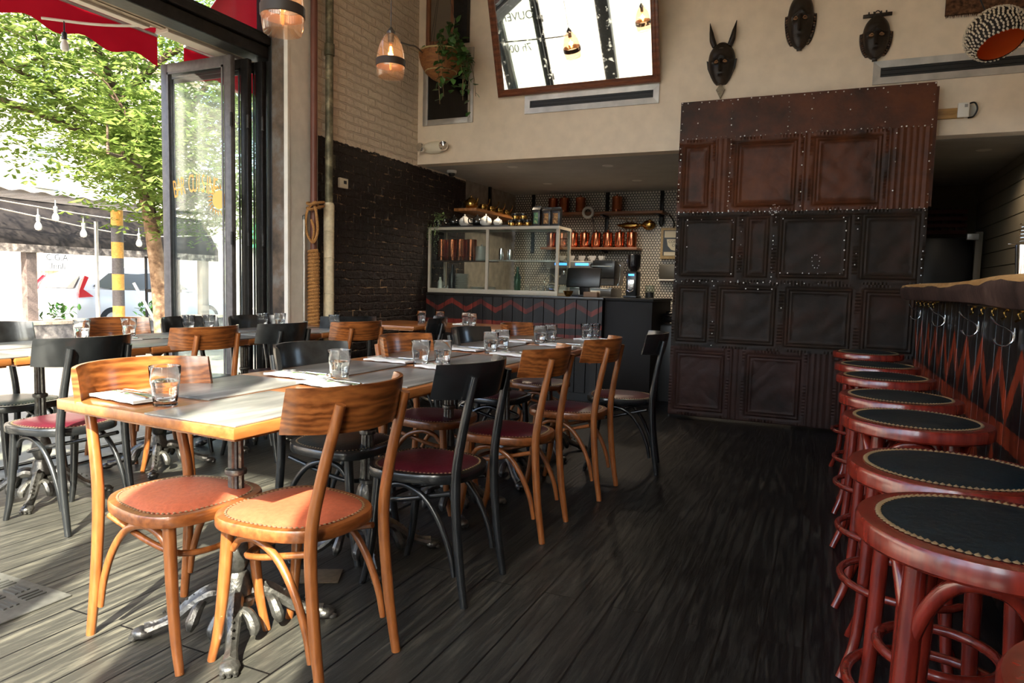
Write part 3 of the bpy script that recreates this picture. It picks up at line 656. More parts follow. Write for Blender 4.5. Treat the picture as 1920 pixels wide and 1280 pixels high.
# ================================================================ cafe tables
def make_table(name,label,L,Wd,group):
    t=thing(name,label,'table',(0,0,0),0,group)
    bm=NB(); box(bm,(0,0,.7345),(Wd,L,.031),.005); box(bm,(0,0,.7175),(Wd-.03,L-.03,.012))
    obj('tabletop',bm,M['table_wood'],t)
    fl=lambda a,z:1+.10*math.cos(a*10)
    bm=NB(); lathe(bm,[(.028,.31),(.026,.36),(.023,.44),(.0215,.56),(.0205,.66)],40,flute=fl)
    lathe(bm,[(.02,.30),(.036,.305),(.036,.318),(.024,.325)],24); lathe(bm,[(.02,.50),(.032,.505),(.034,.513),(.032,.521),(.02,.526)],24)
    lathe(bm,[(.02,.655),(.04,.67),(.055,.70),(.055,.711)],24)
    lathe(bm,[(.025,.19),(.030,.20),(.040,.225),(.043,.25),(.036,.285),(.027,.302)],32,flute=lambda a,z:1+.07*abs(math.cos(a*4)))
    lathe(bm,[(.045,.115),(.052,.12),(.050,.14),(.042,.155),(.040,.175),(.030,.192)],28)
    lathe(bm,[(.030,.075),(.060,.085),(.062,.105),(.045,.118)],28)
    obj('column',bm,M['iron'],t)
    bm=NB()
    for a in (0,PI/2): box(bm,(0,0,.706),(.036,.46,.010),0,a)
    obj('top_bracket',bm,M['iron'],t)
    for q in range(4):
        a=PI/4+q*PI/2; bm=NB()
        P=spath([(.03,0,.115),(.075,0,.125),(.125,0,.098),(.175,0,.058),(.22,0,.038),(.262,0,.026)],5)
        sec=[(1,0),(.75,.55),(.3,.75),(0,1.1),(-.3,.75),(-.75,.55),(-1,0),(-.8,-.7),(.8,-.7)]
        tube(bm,P,[.024,.026,.023,.019,.018,.023],sec=sec,upv=(0,0,1))
        blob(bm,(.272,0,.020),(.036,.030,.0195),2)
        for s in (-1,0,1): blob(bm,(.296,s*.017,.012),(.015,.010,.0115),1)
        for s in (-1,1):  # scrolling leaf flares on the knee
            g=spath([(.095,s*.012,.105),(.110,s*.040,.095),(.125,s*.058,.060),(.132,s*.056,.035)],4); tube(bm,g,[.010,.017,.020,.010],8)
        for k in range(7): u=.08+k*.022; blob(bm,(u,0,.147-k*.0115 if k else .148),(.006,.005,.005),1)
        bmesh.ops.rotate(bm,cent=(0,0,0),matrix=Matrix.Rotation(a,3,'Z'),verts=bm.verts)
        obj('foot',bm,M['iron'],t)
    return t
TA='pedestal tables of the middle row'; TB='pedestal tables of the window row'
lab=['wooden pedestal table nearest the viewer, its iron lion feet in full sun','second table of the middle row, between the black aisle chair and the black leather chair','third table of the middle row, holding the pair of glasses behind the black aisle chair','fourth table of the middle row, beside the second brown aisle chair','last table of the middle row, closest to the zigzag-painted counter']
T0=make_table('pedestal_table',lab[0],.655,.75,TA); T0.location=(-1.66,1.605,0); T0.rotation_euler=(0,0,-.06)
for k in range(1,5): dup(T0,(-1.655,1.622+k*.668,0),-.015,lab[k],TA)
labb=['pedestal table running off the left edge of the picture, in the window row','window-row pedestal table by the big black chair, with two water glasses','window-row pedestal table behind the brown chair, near the lettered folding door','window-row pedestal table below the black door jamb','last pedestal table of the window row, beside the rope-wound pipe']
for k in range(5): dup(T0,(-3.53+.0*k,1.49+k*.668,0),0,labb[k],TB)
dup(T0,(-2.72,5.38,0),PI/2,'dark pedestal table at the back, just before the painted zigzag counter',TB)
dup(T0,(-3.42,5.28,0),PI/2,'pedestal table in the back corner against the dark brick wall',TB)

# ================================================================ place mats, glasses, napkins, cutlery
ZT=.7502
MG='grey place mats on the tables'
def placemat(x,y,label,w=.325,l=.46,rz=0):
    bm=NB(); box(bm,(0,0,.0026),(w,l,.0052),.0014)
    o=obj('place_mat',bm,M['mat_top'],None,loc=(x,y,ZT),rot=(0,0,rz)); return tag(o,label,'place mat',MG)
pmA=placemat(-1.472,1.495,'sunlit place mat at the near aisle corner of the front table')
def pmat(x,y,label,rz=0):
    o=pmA.copy(); COL.objects.link(o); o.location=(x,y,ZT); o.rotation_euler=(0,0,rz); o['label']=label; return o
pmat(-1.825,1.73,'place mat on the window side of the front table behind the single glass',.02)
for x,y,l in [(-1.470,2.27,'place mat behind the nearest brown chair back, on the second table'),(-1.830,2.36,'half sunlit place mat in front of the black leather-seated chair'),
    (-1.470,2.93,'place mat just behind the black aisle-side chair back'),(-1.830,2.98,'place mat in front of the brown chair pushed in on the window side'),
    (-1.470,3.62,'place mat in front of the second brown aisle-side chair'),(-1.830,3.72,'place mat in front of the black chair far down the middle row'),
    (-1.470,4.24,'place mat on the aisle side of the last table before the counter'),(-1.830,4.38,'place mat on the window side of the last table before the counter'),
    (-3.325,1.66,'inner place mat of the window row at the left edge of the picture'),(-3.325,2.14,'inner place mat of the window row in front of the big black chair at left'),(-3.325,2.62,'inner place mat of the window row between the big black chair and the brown chair'),(-3.325,3.10,'inner place mat of the window row in front of the brown window-row chair'),(-3.325,3.58,'inner place mat of the window row in front of the black chair below the jamb'),(-3.325,4.06,'inner place mat of the window row at the end by the rope-wound pipe'),(-3.70,1.66,'street-side place mat of the window row at the left edge of the picture'),(-3.70,2.14,'street-side place mat of the window row beside the left-most water glass'),(-3.70,2.62,'street-side place mat of the window row beside the second left-most water glass'),(-3.70,3.10,'street-side place mat of the window row under the lettered folding door'),(-3.70,3.58,'street-side place mat of the window row before the black door jamb'),(-3.70,4.06,'street-side place mat of the window row at the pipe end, against the pilaster')]: pmat(x,y,l)
def make_glass(label,x,y,z=ZT):
    t=thing('water_glass',label,'glass',(x,y,z),0,'faceted water glasses')
    fl=lambda a,zz:1-(.05*abs(math.cos(a*5)) if .012<zz<.064 else 0)
    bm=NB(); lathe(bm,[(.001,0),(.029,0),(.0325,.003),(.0335,.014),(.0358,.034),(.0378,.058),(.0392,.066),(.0400,.075),(.0428,.113),(.0420,.115),(.0410,.112),(.0380,.076),(.0366,.064),(.0350,.056),(.0325,.034),(.0300,.018),(.025,.012),(.001,.011)],30,flute=fl)
    obj('tumbler',bm,M['glass'],t)
    bm=NB(); lathe(bm,[(.001,.0125),(.0245,.0135),(.0293,.0185),(.0317,.034),(.0342,.056),(.0358,.064),(.0368,.071),(.001,.071)],30,flute=lambda a,zz:1-(.05*abs(math.cos(a*5)) if .012<zz<.064 else 0)); obj('water',bm,M['water'],t)
    return t
gl=[(-1.70,1.385,'water glass standing alone at the near end of the front table'),(-1.617,2.06,'water glass by the silverware, just past the nearest chair back'),
 (-1.60,2.60,'left one of the two glasses side by side behind the black aisle chair'),(-1.525,2.66,'right one of the two glasses side by side behind the black aisle chair'),
 (-1.600,3.30,'front glass of the overlapping pair in the middle of the far tables, left one'),(-1.625,3.50,'rear glass of the overlapping pair in the middle of the far tables, right one'),
 (-1.61,4.02,'left glass of the pair near the counter end of the middle row'),(-1.60,4.18,'right glass of the pair near the counter end of the middle row'),
 (-1.46,4.50,'left one of the last two glasses, nearest the counter corner'),(-1.43,4.57,'right one of the last two glasses, nearest the counter corner'),
 (-3.71,2.50,'left-most water glass, seen above the big black chair back'),(-3.73,2.80,'water glass in front of the brown chair backing onto the street'),
 (-3.80,3.28,'left glass of the pair before the lettered folding door'),(-3.75,3.40,'right glass of the pair before the lettered folding door'),
 (-3.72,3.86,'left glass of the pair before the black door jamb'),(-3.66,3.97,'right glass of the pair before the black door jamb'),
 (-3.265,4.10,'water glass in front of the cream-wrapped pipe'),
 (-2.70,5.20,'right glass at the back table by the zigzag counter'),(-2.80,5.28,'left glass at the back table by the zigzag counter'),
 (-3.26,5.30,'left glass on the corner table against the brick wall'),(-3.10,5.35,'right glass on the corner table against the brick wall')]
g0=None
for x,y,l in gl:
    if g0 is None: g0=make_glass(l,x,y)
    else: dup(g0,(x,y,ZT),random.random()*3,l)
def make_napkin(label,x,y,rz):
    t=thing('napkin',label,'napkin',(x,y,ZT+.0053),rz,'folded white napkins')
    bm=NB()
    def g(zo,amp):
        return lambda u,v: Vector(((u-.5)*.115,(v-.5)*.235,zo+amp*math.sin(u*5+v*3)+.0012*math.sin(v*17)))
    for k in range(3):
        A=grid(bm,8,14,g(.0010+k*.0030,.0006)); B=grid(bm,8,14,g(.0030+k*.0030,.0006))
        n=8;m_=14
        for i in range(n):
            for j in (0,m_): bm.faces.new((A[i][j],A[i+1][j],B[i+1][j],B[i][j]))
        for j in range(m_):
            for i in (0,n): bm.faces.new((A[i][j],A[i][j+1],B[i][j+1],B[i][j]))
    obj('cloth',bm,M['white_cloth'],t)
    bm=NB(); grid(bm,1,14,lambda u,v: Vector((.012+u*.010,(v-.5)*.235,.0097+.0006*math.sin((.6+u*.08)*5+v*3)+.0012*math.sin(v*17)))); obj('green_stripe',bm,M['green'],t)
    return t
def make_fork(label,x,y,rz):
    bm=NB(); P=spath([(0,-.09,.003),(0,-.03,.004),(0,.03,.006),(0,.055,.003)],5)
    tube(bm,P,[.006,.0045,.003,.006],sec=[(1,.0),(.7,.25),(-.7,.25),(-1,0),(-.7,-.2),(.7,-.2)],upv=(0,0,1))
    for s in (-1.5,-.5,.5,1.5): tube(bm,spath([(s*.0035,.052,.003),(s*.0048,.070,.0015),(s*.0048,.098,.006)],3),[.0016,.0016,.0009],5)
    box(bm,(0,.056,.003),(.018,.012,.002),.0008)
    o=obj('fork',bm,M['steel'],None,loc=(x,y,ZT+.0165),rot=(0,0,rz)); return tag(o,label,'fork','forks on the napkins')
def make_knife(label,x,y,rz):
    bm=NB(); box(bm,(0,-.055,.003),(.012,.10,.006),.002); prism(bm,[(-.006,-.01),(.007,-.01),(.010,.05),(.007,.09),(-.003,.105),(-.006,.09)],lambda u,v,w:Vector((u,v,.002+w)),.0018)
    o=obj('knife',bm,M['steel'],None,loc=(x,y,ZT+.0165),rot=(0,0,rz)); return tag(o,label,'knife','knives on the napkins')
sets=[(-1.87,1.40,1.45,'left of the near glass on the front table'),(-1.80,2.045,1.5,'left of the glass past the nearest chair back'),(-1.55,1.93,1.35,'hidden partly by the nearest chair back'),
      (-1.80,2.67,1.52,'left of the pair of glasses behind the black aisle chair'),(-1.47,2.57,1.3,'right of the pair of glasses behind the black aisle chair'),
      (-1.80,3.36,1.5,'left of the overlapping far glasses'),(-1.45,3.27,1.4,'by the first brown aisle chair back'),
      (-1.80,4.03,1.55,'left of the far glass pair on the middle row'),(-1.44,3.94,1.4,'right of the far glass pair on the middle row'),(-1.42,4.50,1.2,'at the aisle corner of the last table'),
      (-3.60,3.98,1.4,'by the glasses before the black jamb'),(-3.60,3.36,1.5,'before the lettered folding door'),(-3.62,2.66,1.5,'between the two left-most glasses'),(-2.90,5.42,.1,'at the back table by the zigzag counter')]
n0=f0=k0=None
for x,y,r,l in sets:
    zz=ZT+.0003
    if n0 is None: n0=make_napkin('folded white napkin with green stripe '+l,x,y,r); f0=make_fork('steel fork on the napkin '+l,x+.03,y-.012,r-.1); k0=make_knife('steel knife on the napkin '+l,x+.02,y+.022,r+.05)
    else:
        dup(n0,(x,y,ZT+.0053),r,'folded white napkin '+l); f=dup(f0,(x+.03,y-.012,ZT+.0165),r-.1,'steel fork on the napkin '+l); k=dup(k0,(x+.02,y+.022,ZT+.0165),r+.05,'steel knife on the napkin '+l)

# ================================================================ bar stools
def make_stool(label,x,y,rz=0):
    t=thing('bar_stool',label,'bar stool',(x,y,0),rz,'red bentwood bar stools along the bar')
    ol=[(.195*math.cos(2*PI*i/56),.195*math.sin(2*PI*i/56)) for i in range(56)]
    bm=NB(); ring_from(bm,ol,.741,.040,.038); obj('seat_frame',bm,M['redwood'],t)
    bm=NB(); dome(bm,[(a*.80,b*.80) for a,b in ol],.760,.008,.03); obj('seat_cushion',bm,M['teal_leather'],t)
    bm=NB(); nails(bm,[(a*.825,b*.825) for a,b in ol],.7602,92,.0056); obj('nail_trim',bm,M['nail'],t)
    for q in range(4):
        a=PI/4+q*PI/2; c,s=math.cos(a),math.sin(a)
        bm=NB(); P=spath([(.128*c,.128*s,.725),(.136*c,.136*s,.50),(.147*c,.147*s,.25),(.163*c,.163*s,.10),(.205*c,.205*s,0)],5)
        tube(bm,P,[.0175,.018,.0165,.015,.0135],12); obj('leg',bm,M['redwood'],t)
        b=a+PI/2; m_=(a+b)/2; d=Vector((math.cos(m_),math.sin(m_),0))
        p0=Vector((.132*c,.132*s,.56)); p1=Vector((.132*math.cos(b),.132*math.sin(b),.56))
        P=spath([p0,p0.lerp(p1,.10)+d*.012+Vector((0,0,.075)),p0.lerp(p1,.28)+d*.028+Vector((0,0,.132)),p0.lerp(p1,.5)+d*.036+Vector((0,0,.148)),p0.lerp(p1,.72)+d*.028+Vector((0,0,.132)),p0.lerp(p1,.90)+d*.012+Vector((0,0,.075)),p1],4)
        bm=NB(); tube(bm,P,[.009,.0125,.0125,.0125,.0125,.0125,.009],10); obj('arched_brace',bm,M['redwood'],t)
    for z,r,nm in ((.27,.172,'foot_ring'),(.36,.115,'inner_ring')):
        bm=NB(); tube(bm,[(r*math.cos(2*PI*i/40),r*math.sin(2*PI*i/40),z) for i in range(40)],.0115,10,closed=True); o=obj(nm,bm,M['redwood'],t)
    return t
st=[(.365,.755,'bar stool cut off by the bottom right corner of the picture'),(.262,1.28,'nearest fully visible bar stool, its dark blue-green seat at the right edge'),(.262,1.68,'second bar stool from the viewer, right behind the big near one'),
    (.262,2.30,'third bar stool from the viewer, its round seat clear of the right edge'),(.262,2.78,'fourth bar stool from the viewer'),(.262,3.42,'fifth bar stool from the viewer, beneath the large hooks'),
    (.262,3.95,'sixth bar stool, second from the far end of the bar'),(.262,4.75,'farthest bar stool, close to the riveted tin door')]
s0=None
for x,y,l in st:
    r=random.random()*.5-.25
    if s0 is None: s0=make_stool(l,x,y,r)
    else: dup(s0,(x,y,0),r,l)

# ================================================================ bar
t=thing('bar_counter','long bar clad in red and black zigzag planks under a thick live-edge slab','bar',(.63,0,0))
bm=NB()
y=-1.0; k=0
while y<5.95:
    random.seed(k); bb(bm,0+random.uniform(0,.004),.025,y+.004,y+.116,0.0,1.085,.003); y+=.12; k+=1
bb(bm,.026,.5,-1.0,5.95,0,1.085)
obj('front_panel',bm,M['zig_bar'],t)
def slab():
    bm=NB(); random.seed(3); n=70; A=[];
    for i in range(n+1):
        y=-1.0+i*(6.85/n); w=.018*math.sin(y*1.9)+.012*math.sin(y*4.3+1)+random.uniform(-.004,.004)
        x=-.135+w+(.05 if y>5.4 else 0)*(y-5.4)
        zt=1.182+.004*math.sin(y*3); zb=1.087+.004*math.sin(y*2.1+.5)
        ch=.012+.004*math.sin(y*7)+random.uniform(-.003,.003)
        A.append([bm.verts.new(p) for p in ((.55,y,zt),(x+.03,y,zt),(x+.008,y,zt-.003),(x-.002,y,zt-ch-.008),(x-.004,y,(zt+zb)/2),(x+.010,y,zb+.004),(x+.02,y,zb),(.55,y,zb))])
    for a,b in zip(A,A[1:]):
        for j in range(8):
            f=bm.faces.new((a[j],a[(j+1)%8],b[(j+1)%8],b[j])); f.material_index=0 if j in(0,1) else (0 if j==2 else 1)
    bm.faces.new(A[0]); bm.faces.new(A[-1]); return bm
obj('live_edge_slab',slab(),[wood('honey_slab_top',(.32,.17,.055),(.58,.36,.15),rough=.4,coat=.2,axis='Y'),mat_mottle('dark_bark_edge',(.02,.012,.01),(.055,.032,.026),(.10,.062,.05),scale=5,rough=.5,bump=.4)],t)
def hook(x,y,z,s,label,big=True,rz=0):
    t=thing('coat_hook',label,'hook',(x,y,z),rz,'hooks under the bar slab')
    bm=NB(); P=spath([(0,0,.0),(-.03,-.005,.0),(-.05,-.01,.022),(-.085,-.012,.075)] if False else [(-.105*s,0,.075*s),(-.075*s,0,.035*s),(-.03*s,0,.012*s),(.0,0,-.015*s),(.004*s,0,-.055*s),(-.03*s,0,-.085*s),(-.07*s,0,-.075*s),(-.085*s,0,-.05*s)],6)
    tube(bm,P,[.009*s,.005*s,.0045*s,.006*s,.0065*s,.005*s,.005*s,.008*s],10); obj('s_hook',bm,M['chrome'],t)
    bm=NB(); box(bm,(.009*s,0,-.02*s),(.008,.03*s,.075*s),.003); obj('plate',bm,M['steel'],t)
hk=[(3.62,1.0,'large chrome coat hook under the bar slab, the clearest of them'),(2.98,1.0,'chrome coat hook under the bar slab nearest the right edge of the picture'),(5.65,1.0,'small far chrome coat hook under the bar slab near the tin door'),(4.55,1.0,'chrome coat hook between the far and the large one')]
for y,s,l in hk: hook(.618,y,1.0,s*.66,l)
small=thing('clip_hook_rail','row of small brass clip hooks screwed under the slab, near part of the bar','hook rail',(.6,3.2,1.083),0,'clip hook rails')
bm=NB()
obj('rail',box(bm,(0,0,-.004),(.02,1.0,.006)),M['brass'],small)
for k in range(5):
    bm=NB(); yy=-.42+k*.2; tube(bm,spath([(0,yy,-.006),(-.012,yy,-.02),(-.006,yy,-.036),(-.02,yy,-.045)],4),[.005,.004,.003,.004],8); blob(bm,(0,yy,-.01),(.008,.008,.008),1); obj('clip',bm,M['brass'],small)
dup(small,(.6,5.2,1.083),0,'row of small brass clip hooks screwed under the slab, far part of the bar')
# shaker glass with strainer on the bar
t=thing('mixing_glass','tall mixing glass with coil strainer on the bar top at the right edge','mixing glass',(.80,3.72,1.187))
bm=NB(); lathe(bm,[(.001,0),(.036,0),(.046,.16),(.044,.16),(.034,.006),(.001,.006)],24); obj('tin',bm,M['chrome'],t)
bm=NB(); tube(bm,[(.035*math.cos(k*.9)*(1),.018*math.sin(k*.9),.168+k*.0022) for k in range(40)],.0018,6); box(bm,(-.05,0,.165),(.05,.02,.003),.001); obj('strainer',bm,M['steel'],t)

# ================================================================ riveted tin door
DX0,DX1,DZ=-1.20,.67,2.69; DY=6.08
door=thing('riveted_tin_door','tall sliding door clad in riveted rust-brown and black pressed tin','sliding door',(0,DY,0))
bm=NB(); bb(bm,DX0,DX1,.0,.05,.02,DZ,.003); obj('core',bm,M['tin_low'],door)
def tin(name,x0,x1,z0,z1,mat,style='tile',seed=0):
    rnd=random.Random(seed); W_,H_=x1-x0,z1-z0; nu=max(6,int(W_/.013)); nv=max(6,int(H_/.013))
    ph=[rnd.uniform(0,6) for _ in range(8)]
    def hgt(u,v):
        x,z=u*W_,v*H_; e=min(x,W_-x,z,H_-z); h=0
        if style=='tile':
            if e<.030: h=.010+.004*math.sin(z*230 if min(x,W_-x)<min(z,H_-z) else x*230)
            elif e<.045: h=.003
            elif e<.058: h=.012
            elif e<.070: h=.004
            elif e<.080: h=.009
            else: h=.002
            h+=.0035*math.sin(x*17+ph[0]+3*math.sin(z*9+ph[1]))*math.sin(z*15+ph[2]+2*math.sin(x*11+ph[3]))+.0015*math.sin(x*41+ph[4])*math.sin(z*37+ph[5])
        elif style=='rib':
            h=.004+.004*math.sin(x*150)+.0015*math.sin(z*20+ph[0])
        else: h=.003+.0015*math.sin(x*9+ph[0])*math.sin(z*13+ph[1])
        return h
    bm=NB(); grid(bm,nu,nv,lambda u,v:Vector((x0+u*W_,-.004-hgt(u,v),z0+v*H_)))
    # close the sheet to the core
    bb(bm,x0+.002,x1-.002,-.004,.0,z0+.002,z1-.002)
    return obj(name,bm,mat,door)
TB_,TD,TL=M['tin_brown'],M['tin_dark'],M['tin_low']
for i,(a,b) in enumerate([(-1.20,-.80),(-.80,-.34),(-.34,.10),(.10,.67)]): tin('top_sheet',a,b,2.37,2.69,TB_,'plain',i)
for i,(a,b,s) in enumerate([(-1.20,-.90,'tile'),(-.90,-.77,'rib'),(-.77,-.22,'tile'),(-.22,-.17,'rib'),(-.17,.38,'tile'),(.38,.67,'rib')]): tin('pressed_tin_tile' if s=='tile' else 'ribbed_strip',a,b,1.765,2.37,TB_,s,10+i)
for i,(a,b,s) in enumerate([(-1.19,-.66,'tile'),(-.66,-.40,'tile'),(-.40,.20,'tile'),(.20,.67,'tile')]): tin('pressed_tin_tile',a,b,1.185,1.765,TD,s,20+i)
for i,(a,b,s) in enumerate([(-1.20,-.86,'tile'),(-.86,-.32,'tile'),(-.32,.24,'tile'),(.24,.67,'tile')]): tin('pressed_tin_tile',a,b,.625,1.185,TD,s,30+i)
for i,(a,b,s) in enumerate([(-1.20,-.70,'tile'),(-.70,-.60,'rib'),(-.60,-.10,'tile'),(-.10,.10,'rib'),(.10,.67,'tile')]): tin('pressed_tin_tile' if s=='tile' else 'ribbed_strip',a,b,.03,.625,TL,s,40+i)
rv=NB(); rr=random.Random(5)
def riv(x,z,r=.0055): 
    blob(rv,(x+rr.uniform(-.006,.006),-.020,z+rr.uniform(-.005,.005)),(r,.005,r),1)
def rline(x0,z0,x1,z1,step=.05,p=.92):
    n=int(math.hypot(x1-x0,z1-z0)/step)
    for k in range(n+1):
        if rr.random()<p: riv(x0+(x1-x0)*k/max(n,1),z0+(z1-z0)*k/max(n,1),rr.uniform(.0042,.0068))
rline(-1.19,2.675,.66,2.675,.055,.8); rline(-1.185,2.66,-1.185,1.2,.05,.8); rline(.655,2.66,.655,1.2,.06,.8)
rline(-1.17,2.38,.65,2.375,.038); rline(-.78,2.64,-.78,2.42,.05,.9); rline(-.34,2.66,-.34,2.40,.035); rline(-.17,2.64,-.17,2.40,.08); rline(.35,2.64,.35,2.42,.08); rline(.10,2.64,.10,2.42,.09,.7); rline(-1.05,2.62,-1.05,2.4,.09); rline(-.58,2.64,-.58,2.42,.11)
rline(-.775,2.36,-.775,1.78,.038); rline(-.22,2.34,-.22,1.8,.09); rline(.43,2.33,.43,1.9,.09,.7); rline(-1.18,1.765,.65,1.768,.040)
rline(-.40,1.75,-.41,1.2,.036); rline(-.66,1.70,-.66,1.2,.10); rline(.20,1.7,.20,1.25,.08); rline(-1.18,1.185,.0,1.185,.05,.85); rline(-.34,1.70,.10,1.70,.10,.8); rline(-.34,1.27,.10,1.27,.05,.8); rline(.12,1.68,.12,1.3,.07); rline(-1.10,1.70,-.74,1.70,.1); rline(-1.10,1.66,-1.1,1.3,.16); rline(-.72,1.68,-.72,1.25,.14)
rline(-.86,1.15,-.86,.65,.09,.7); rline(-.32,1.15,-.32,.65,.13,.6); rline(-.6,1.13,-.4,1.13,.08,.8)
for k in range(16):
    a=k*2*PI/16; riv(-.41+.045*math.cos(a)*rr.uniform(.3,1.3),1.77+.045*math.sin(a)*rr.uniform(.3,1.3))
for k in range(10):
    a=k*2*PI/10; riv(-.08+.03*math.cos(a),1.36+.055*math.sin(a),.0045)
o=obj('rivets',rv,M['nail_steel'],door); o['kind']='stuff'; o['label']='bright steel rivet heads'
bm=NB(); prism(bm,[(.665,1.78),(.69,1.78),(.69,2.66),(.665,2.66)],lambda u,v,w:Vector((u,.01+w,v)),.03); obj('edge_strip',bm,M['tin_brown'],door)

# ================================================================ white wall: mirror, vents, grille, masks, lights
mt=thing('leaning_mirror','large wooden-framed mirror high on the cream wall, tilted forward and reflecting the street','mirror',(-2.19,6.185,2.91)); mt.rotation_euler=(math.radians(18.5),0,0)
MW,MH=.78,1.65
bm=NB()
fp=[(0,0),(.062,0),(.066,.018),(.050,.032),(.034,.026),(.020,.036),(.004,.030),(0,.02)]   # frame profile u=inwards, v=towards viewer
C_=[(-MW,0),(MW,0),(MW,MH),(-MW,MH)]; ins=[(1,1),(-1,1),(-1,-1),(1,-1)]; rings=[]
for (cx,cz),(sx,sz) in zip(C_,ins): rings.append([bm.verts.new((cx+sx*u,-v,cz+sz*u)) for u,v in fp])
for i in range(4):
    A,B=rings[i],rings[(i+1)%4]
    for j in range(len(fp)): bm.faces.new((A[j],A[(j+1)%len(fp)],B[(j+1)%len(fp)],B[j]))
obj('frame',bm,wood('red_brown_frame',(.10,.028,.012),(.22,.07,.028),rough=.35,coat=.3,axis='X'),mt)
bm=NB(); bb(bm,-MW+.05,MW-.05,-.008,0,.05,MH-.05); obj('mirror_glass',bm,M['mirror'],mt,False)
def vent(label,x0,x1,z0,z1):
    t=thing('air_vent',label,'vent',((x0+x1)/2,YW,(z0+z1)/2),0,'long slot air vents'); w,h=(x1-x0)/2,(z1-z0)/2; f=.052
    bm=NB(); r2=[]
    for sx,sz in ((-1,-1),(1,-1),(1,1),(-1,1)):
        r2.append([bm.verts.new(p) for p in ((sx*w,0,sz*h),(sx*w,-.014,sz*h),(sx*(w-f),-.010,sz*(h-f)),(sx*(w-f),0,sz*(h-f)))])
    for i in range(4):
        A,B=r2[i],r2[(i+1)%4]
        for j in range(4): bm.faces.new((A[j],A[(j+1)%4],B[(j+1)%4],B[j]))
    obj('frame',bm,M['dull_steel'],t,False)
    bm=NB(); bb(bm,-w+f,w-f,-.003,0,-h+f,h-f); obj('slot',bm,M['dark_void'],t)
    for k in range(2):
        bm=NB(); box(bm,(0,-.005,-(h-f)*.4+k*(h-f)*.9),(2*(w-f)-.01,.006,.004),0); obj('louver',bm,M['black_metal'],t)
    return t
vent('long metal-framed slot vent just under the big mirror',-2.70,-1.42,2.735,2.905)
vent('long metal-framed slot vent at upper right beneath the shell lamp',.245,1.9,2.735,2.91)
t=thing('wall_grille','black mesh grille in a dull metal frame beneath the hanging basket','grille',(-3.54,YW,3.06))
bm=NB(); w,h,f=.285,.36,.055
for a in ((-w,-w+f,-h,h),(w-f,w,-h,h),(-w+f,w-f,-h,-h+f),(-w+f,w-f,h-f,h)): bb(bm,a[0],a[1],-.016,0,a[2],a[3],.002)
obj('frame',bm,M['dull_steel'],t)
bm=NB(); bb(bm,-w+f,w-f,-.004,0,-h+f,h-f); obj('black_panel',bm,plain('gloss_black_panel',(.006,.006,.006),.18),t)
t=thing('tall_cabinet_frame','tall brown-framed panel high on the cream wall behind the hanging basket','panel',(-3.53,YW,3.47))
bm=NB(); bb(bm,-.25,-.21,-.05,0,0,1.15,.004); bb(bm,.03,.07,-.05,0,0,1.15,.004); bb(bm,-.21,.03,-.05,0,0,.04); obj('frame',bm,wood('panel_frame',(.13,.045,.02),(.26,.10,.04),rough=.45,coat=.1,axis='Z'),t)
bm=NB(); bb(bm,-.21,.03,-.02,0,.04,1.15); obj('panel',bm,plain('dim_panel_cloth',(.14,.11,.075),.8,bump=.3,bscale=60),t)
bm=NB(); bb(bm,.07,.22,-.06,0,0,1.15); obj('side_box',bm,M['black_metal'],t)
# emergency light
t=thing('emergency_light','cream twin-head emergency light low on the cream wall near the brick corner','emergency light',(-3.67,YW,2.475))
bm=NB(); blob(bm,(0,-.02,0),(.155,.04,.062),3); obj('body',bm,M['cream'],t)
for s in (-1,1):
    bm=NB(); lathe(bm,[(.001,0),(.034,.0),(.038,.02),(.034,.035),(.02,.028),(.001,.022)],20); bmesh.ops.transform(bm,matrix=Matrix.Translation((s*.125,-.06,0))@Matrix.Scale(1.25,4)@Matrix.Rotation(PI/2,4,'X')@Matrix.Rotation(s*.3,4,'Y'),verts=bm.verts); obj('lamp_head',bm,M['chrome'],t)
# dome camera
t=thing('dome_camera','small dark dome security camera under the soffit corner','camera',(-3.72,6.62,ZS))
bm=NB(); lathe(bm,[(.001,0),(.05,0),(.052,-.02),(.045,-.03),(.001,-.03)],20); obj('mount',bm,M['white_plastic'],t)
bm=NB(); blob(bm,(0,0,-.035),(.038,.038,.035),2); obj('dome',bm,M['screen'],t)
# smoke alarm box and cable on a wooden block
t=thing('alarm_box','small white alarm box with black cable on a wooden block beside the tin door','alarm box',(.86,YW,2.485))
bm=NB(); box(bm,(-.10,-.012,-.01),(.22,.024,.075),.002); obj('wooden_block',bm,wood('block_wood',(.30,.15,.04),(.50,.28,.09),rough=.5,coat=.1),t)
bm=NB(); box(bm,(.0,-.036,.005),(.072,.024,.105),.004); obj('housing',bm,M['white_plastic'],t)
bm=NB(); box(bm,(.016,-.049,.034),(.020,.002,.022)); obj('print_mark',bm,plain('grey_print',(.25,.24,.22),.6),t)
bm=NB(); tube(bm,spath([(.03,-.03,.05),(.07,-.03,.055),(.09,-.025,.01),(.07,-.02,-.04),(.035,-.02,-.05)],6),.006,8); obj('cable',bm,M['black_metal'],t)
bm=NB(); lathe(bm,[(.001,0),(.05,0),(.05,-.02),(.001,-.025)],20); bmesh.ops.transform(bm,matrix=Matrix.Translation((.045,0,0))@Matrix.Rotation(PI/2,4,'X')@Matrix.Scale(1,4),verts=bm.verts); obj('round_base',bm,M['white_plastic'],t)

